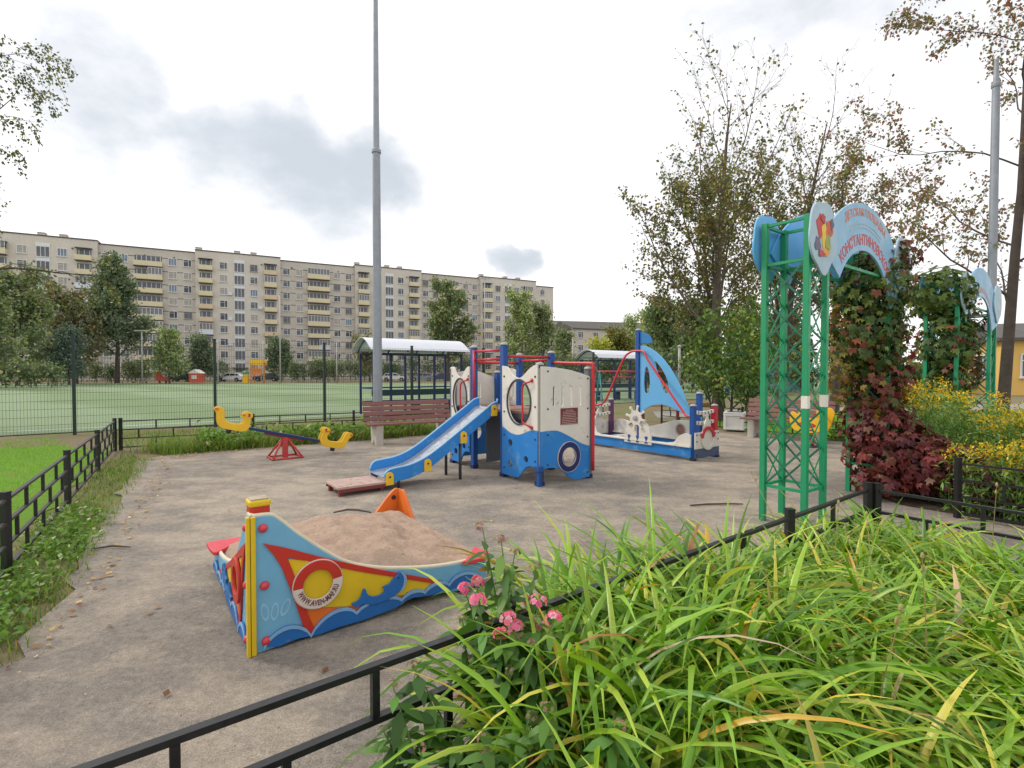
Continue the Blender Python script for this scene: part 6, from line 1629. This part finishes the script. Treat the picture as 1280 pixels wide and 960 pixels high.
# ------------------------------------------------------------------ lower houses
def house(loc, rz, L, D, H, name, label, wall, roofm, floors, nwin, gable=0):
    t = thing(name, label, 'house', loc, rz)
    b = MB(); b.box((L/2, D/2, H/2), (L, D, H)); b.build('wall', wall, t)
    b = MB()
    if gable: b.prism([(-.5, H), (D+.5, H), (D+.5, H+.2), (D/2, H+gable), (-.5, H+.2)], frame((-.4, 0, 0), (0, 1, 0), (0, 0, 1)), L+.8)
    else: b.box((L/2, D/2, H+.15), (L+.6, D+.6, .3))
    b.build('roof', roofm, t)
    fh = H/floors; m = window_mesh(1.5, 1.5, M_FRAME, M_PANE); m2 = m
    for f in range(floors):
        for k in range(nwin): part('window', m, t, (L*(k+.5)/nwin, -.015, f*fh+fh*.55))
    for f in range(floors):
        for k in range(max(1, int(D/4))): part('window', m, t, (-.015, D*(k+.5)/max(1, int(D/4)), f*fh+fh*.55), (0, 0, -PI/2))
    return t
M_HP = paint('house_pale', (196, 186, 176), .9, .1, .2); M_HG = paint('house_grey', (168, 164, 160), .9, .1, .2); M_HY = paint('house_yellow', (224, 184, 104), .85, .08, .3)
house((px(716, 128), 128, -.5), Q(24), 40, 12, 13.0, 'house', 'low pale house with a dark pitched roof behind yellowish trees', M_HP, M_ROOFD, 4, 9, 2.4)
house((px(694, 190), 190, -.5), Q(14), 36, 14, 21, 'house', 'grey flat roofed house far behind the pale birches', M_HG, M_HG, 6, 9)
house((px(752, 230), 230, -.5), Q(12), 60, 14, 22, 'house', 'distant grey row house just above the pitched roof', M_HG, M_HG, 6, 12)
house((px(1252, 34), 34, 0), Q(-18), 14, 9, 3.6, 'house', 'yellow house with white windows seen through the trees at the border', M_HY, M_ROOFD, 1, 4, 1.5)

# ------------------------------------------------------------------ sky, sun and camera
def world():
    w = bpy.data.worlds.new('World'); C.world = w; w.use_nodes = True
    nt = w.node_tree; bg = nt.nodes['Background']; out = nt.nodes['World Output']
    sky = node(nt, 'ShaderNodeTexSky'); sky.sky_type = 'NISHITA'; sky.sun_disc = False
    sky.sun_elevation = SUN_EL; sky.sun_rotation = SUN_ROT; sky.air_density = 1.2; sky.dust_density = 2.0; sky.ozone_density = 1.5
    nt.links.new(sky.outputs[0], bg.inputs[0]); bg.inputs[1].default_value = .10
    co = coords(nt, 'Generated')
    nz = noise(nt, co, 3.6, 8, .58, (1, 1, 1.7))
    def blob(x, y, sx, sy, amt):
        d = Vector(((x-640)/640, 1, (466-y)/640)).normalized(); h = Vector((d.x, d.y, 0)).normalized(); r = Vector((h.y, -h.x, 0)); up = r.cross(d)
        outs = []
        for ax, s in ((r, sx), (up, sy)):
            v = node(nt, 'ShaderNodeVectorMath', operation='SUBTRACT'); v.inputs[1].default_value = d; nt.links.new(wco, v.inputs[0])
            q = node(nt, 'ShaderNodeVectorMath', operation='DOT_PRODUCT'); q.inputs[1].default_value = ax/s; nt.links.new(v.outputs[0], q.inputs[0])
            p = node(nt, 'ShaderNodeMath', operation='POWER'); p.inputs[1].default_value = 2; ab = node(nt, 'ShaderNodeMath', operation='ABSOLUTE'); nt.links.new(q.outputs['Value'], ab.inputs[0]); nt.links.new(ab.outputs[0], p.inputs[0]); outs.append(p.outputs[0])
        a = node(nt, 'ShaderNodeMath', operation='ADD'); nt.links.new(outs[0], a.inputs[0]); nt.links.new(outs[1], a.inputs[1])
        m = node(nt, 'ShaderNodeMapRange', interpolation_type='SMOOTHSTEP'); m.inputs[1].default_value = 1.0; m.inputs[2].default_value = .0; m.inputs[3].default_value = 0; m.inputs[4].default_value = amt
        nt.links.new(a.outputs[0], m.inputs[0]); return m.outputs[0]
    # warp the direction a little so the cloud patches get ragged edges
    n3 = node(nt, 'ShaderNodeTexNoise'); n3.inputs['Scale'].default_value = 6; n3.inputs['Detail'].default_value = 5; nt.links.new(co, n3.inputs['Vector'])
    sb = node(nt, 'ShaderNodeVectorMath', operation='SUBTRACT'); sb.inputs[1].default_value = (.5, .5, .5); nt.links.new(n3.outputs['Color'], sb.inputs[0])
    sc = node(nt, 'ShaderNodeVectorMath', operation='SCALE'); sc.inputs['Scale'].default_value = .22; nt.links.new(sb.outputs[0], sc.inputs[0])
    ad = node(nt, 'ShaderNodeVectorMath', operation='ADD'); nt.links.new(co, ad.inputs[0]); nt.links.new(sc.outputs[0], ad.inputs[1]); wco = ad.outputs[0]
    tot = None
    for bl in ((375, 205, .32, .13, .95), (115, 135, .12, .20, .62), (435, 275, .12, .11, .8), (320, 268, .15, .06, .7), (637, 312, .07, .06, .7), (1000, 90, .5, .26, .42), (1190, 210, .25, .25, .40)):
        b_ = blob(*bl)
        if tot is None: tot = b_
        else:
            mx = node(nt, 'ShaderNodeMath', operation='MAXIMUM'); nt.links.new(tot, mx.inputs[0]); nt.links.new(b_, mx.inputs[1]); tot = mx.outputs[0]
    nz2 = node(nt, 'ShaderNodeMapRange'); nz2.inputs[1].default_value = .28; nz2.inputs[2].default_value = .72; nz2.inputs[3].default_value = -.5; nz2.inputs[4].default_value = .5
    nt.links.new(nz, nz2.inputs[0])
    sm = node(nt, 'ShaderNodeMath', operation='ADD'); nt.links.new(tot, sm.inputs[0]); nt.links.new(nz2.outputs[0], sm.inputs[1])
    ed = node(nt, 'ShaderNodeMapRange', interpolation_type='SMOOTHSTEP'); ed.inputs[1].default_value = .10; ed.inputs[2].default_value = 1.15; nt.links.new(sm.outputs[0], ed.inputs[0])
    lim = node(nt, 'ShaderNodeMath', operation='MINIMUM'); lim.inputs[1].default_value = 1.0
    am = node(nt, 'ShaderNodeMath', operation='MULTIPLY'); am.inputs[1].default_value = 2.2; nt.links.new(tot, am.inputs[0]); nt.links.new(am.outputs[0], lim.inputs[0])
    ml = node(nt, 'ShaderNodeMath', operation='MULTIPLY'); nt.links.new(ed.outputs[0], ml.inputs[0]); nt.links.new(lim.outputs[0], ml.inputs[1])
    # the rest of the dome: broken white and light grey cloud
    sp = node(nt, 'ShaderNodeSeparateXYZ'); nt.links.new(co, sp.inputs[0])
    up = ramp(nt, sp.outputs['Z'], [(.72, G(0)), (.92, G(1))])
    gen = ramp(nt, noise(nt, co, 2.2, 7, .6), [(.45, G(0)), (.7, G(.7))])
    g2 = node(nt, 'ShaderNodeMath', operation='MULTIPLY'); nt.links.new(up, g2.inputs[0]); nt.links.new(gen, g2.inputs[1])
    mx = node(nt, 'ShaderNodeMath', operation='MAXIMUM'); nt.links.new(ml.outputs[0], mx.inputs[0]); nt.links.new(g2.outputs[0], mx.inputs[1])
    cc = mixc(nt, mx.outputs[0], (1.0, .985, 1.0, 1), (.52, .56, .605, 1))
    bg2 = node(nt, 'ShaderNodeBackground'); nt.links.new(cc, bg2.inputs[0]); bg2.inputs[1].default_value = CLOUD
    ms = node(nt, 'ShaderNodeMixShader'); ms.inputs[0].default_value = .9
    nt.links.new(bg.outputs[0], ms.inputs[1]); nt.links.new(bg2.outputs[0], ms.inputs[2]); nt.links.new(ms.outputs[0], out.inputs[0])
SUN_EL, SUN_AZ = Q(42), Q(-70)          # azimuth measured from straight ahead, to the right positive
SUN_ROT = SUN_AZ
CLOUD = 1.08
world()
sd = Vector((math.sin(SUN_AZ)*math.cos(SUN_EL), math.cos(SUN_AZ)*math.cos(SUN_EL), math.sin(SUN_EL)))
L_ = bpy.data.lights.new('sun', 'SUN'); L_.energy = 1.5; L_.angle = Q(10); L_.color = (1, .95, .87)
lo = bpy.data.objects.new('sun', L_); COL.objects.link(lo); lo.rotation_euler = (-sd).to_track_quat('-Z', 'Y').to_euler(); lo.location = (0, 0, 40)
cd = bpy.data.cameras.new('camera'); cam = bpy.data.objects.new('camera', cd); COL.objects.link(cam)
cd.sensor_width = 36; cd.lens = 18; cd.clip_start = .05; cd.clip_end = 1500
cam.location = (0, 0, 1.5); cam.rotation_euler = (Q(90-1.25), 0, 0)
C.camera = cam
C.view_settings.view_transform = 'Standard'; C.view_settings.look = 'None'; C.view_settings.exposure = 0.28; C.view_settings.gamma = 1
C.view_settings.use_curve_mapping = False
C.cycles.max_bounces = 8; C.cycles.transparent_max_bounces = 8
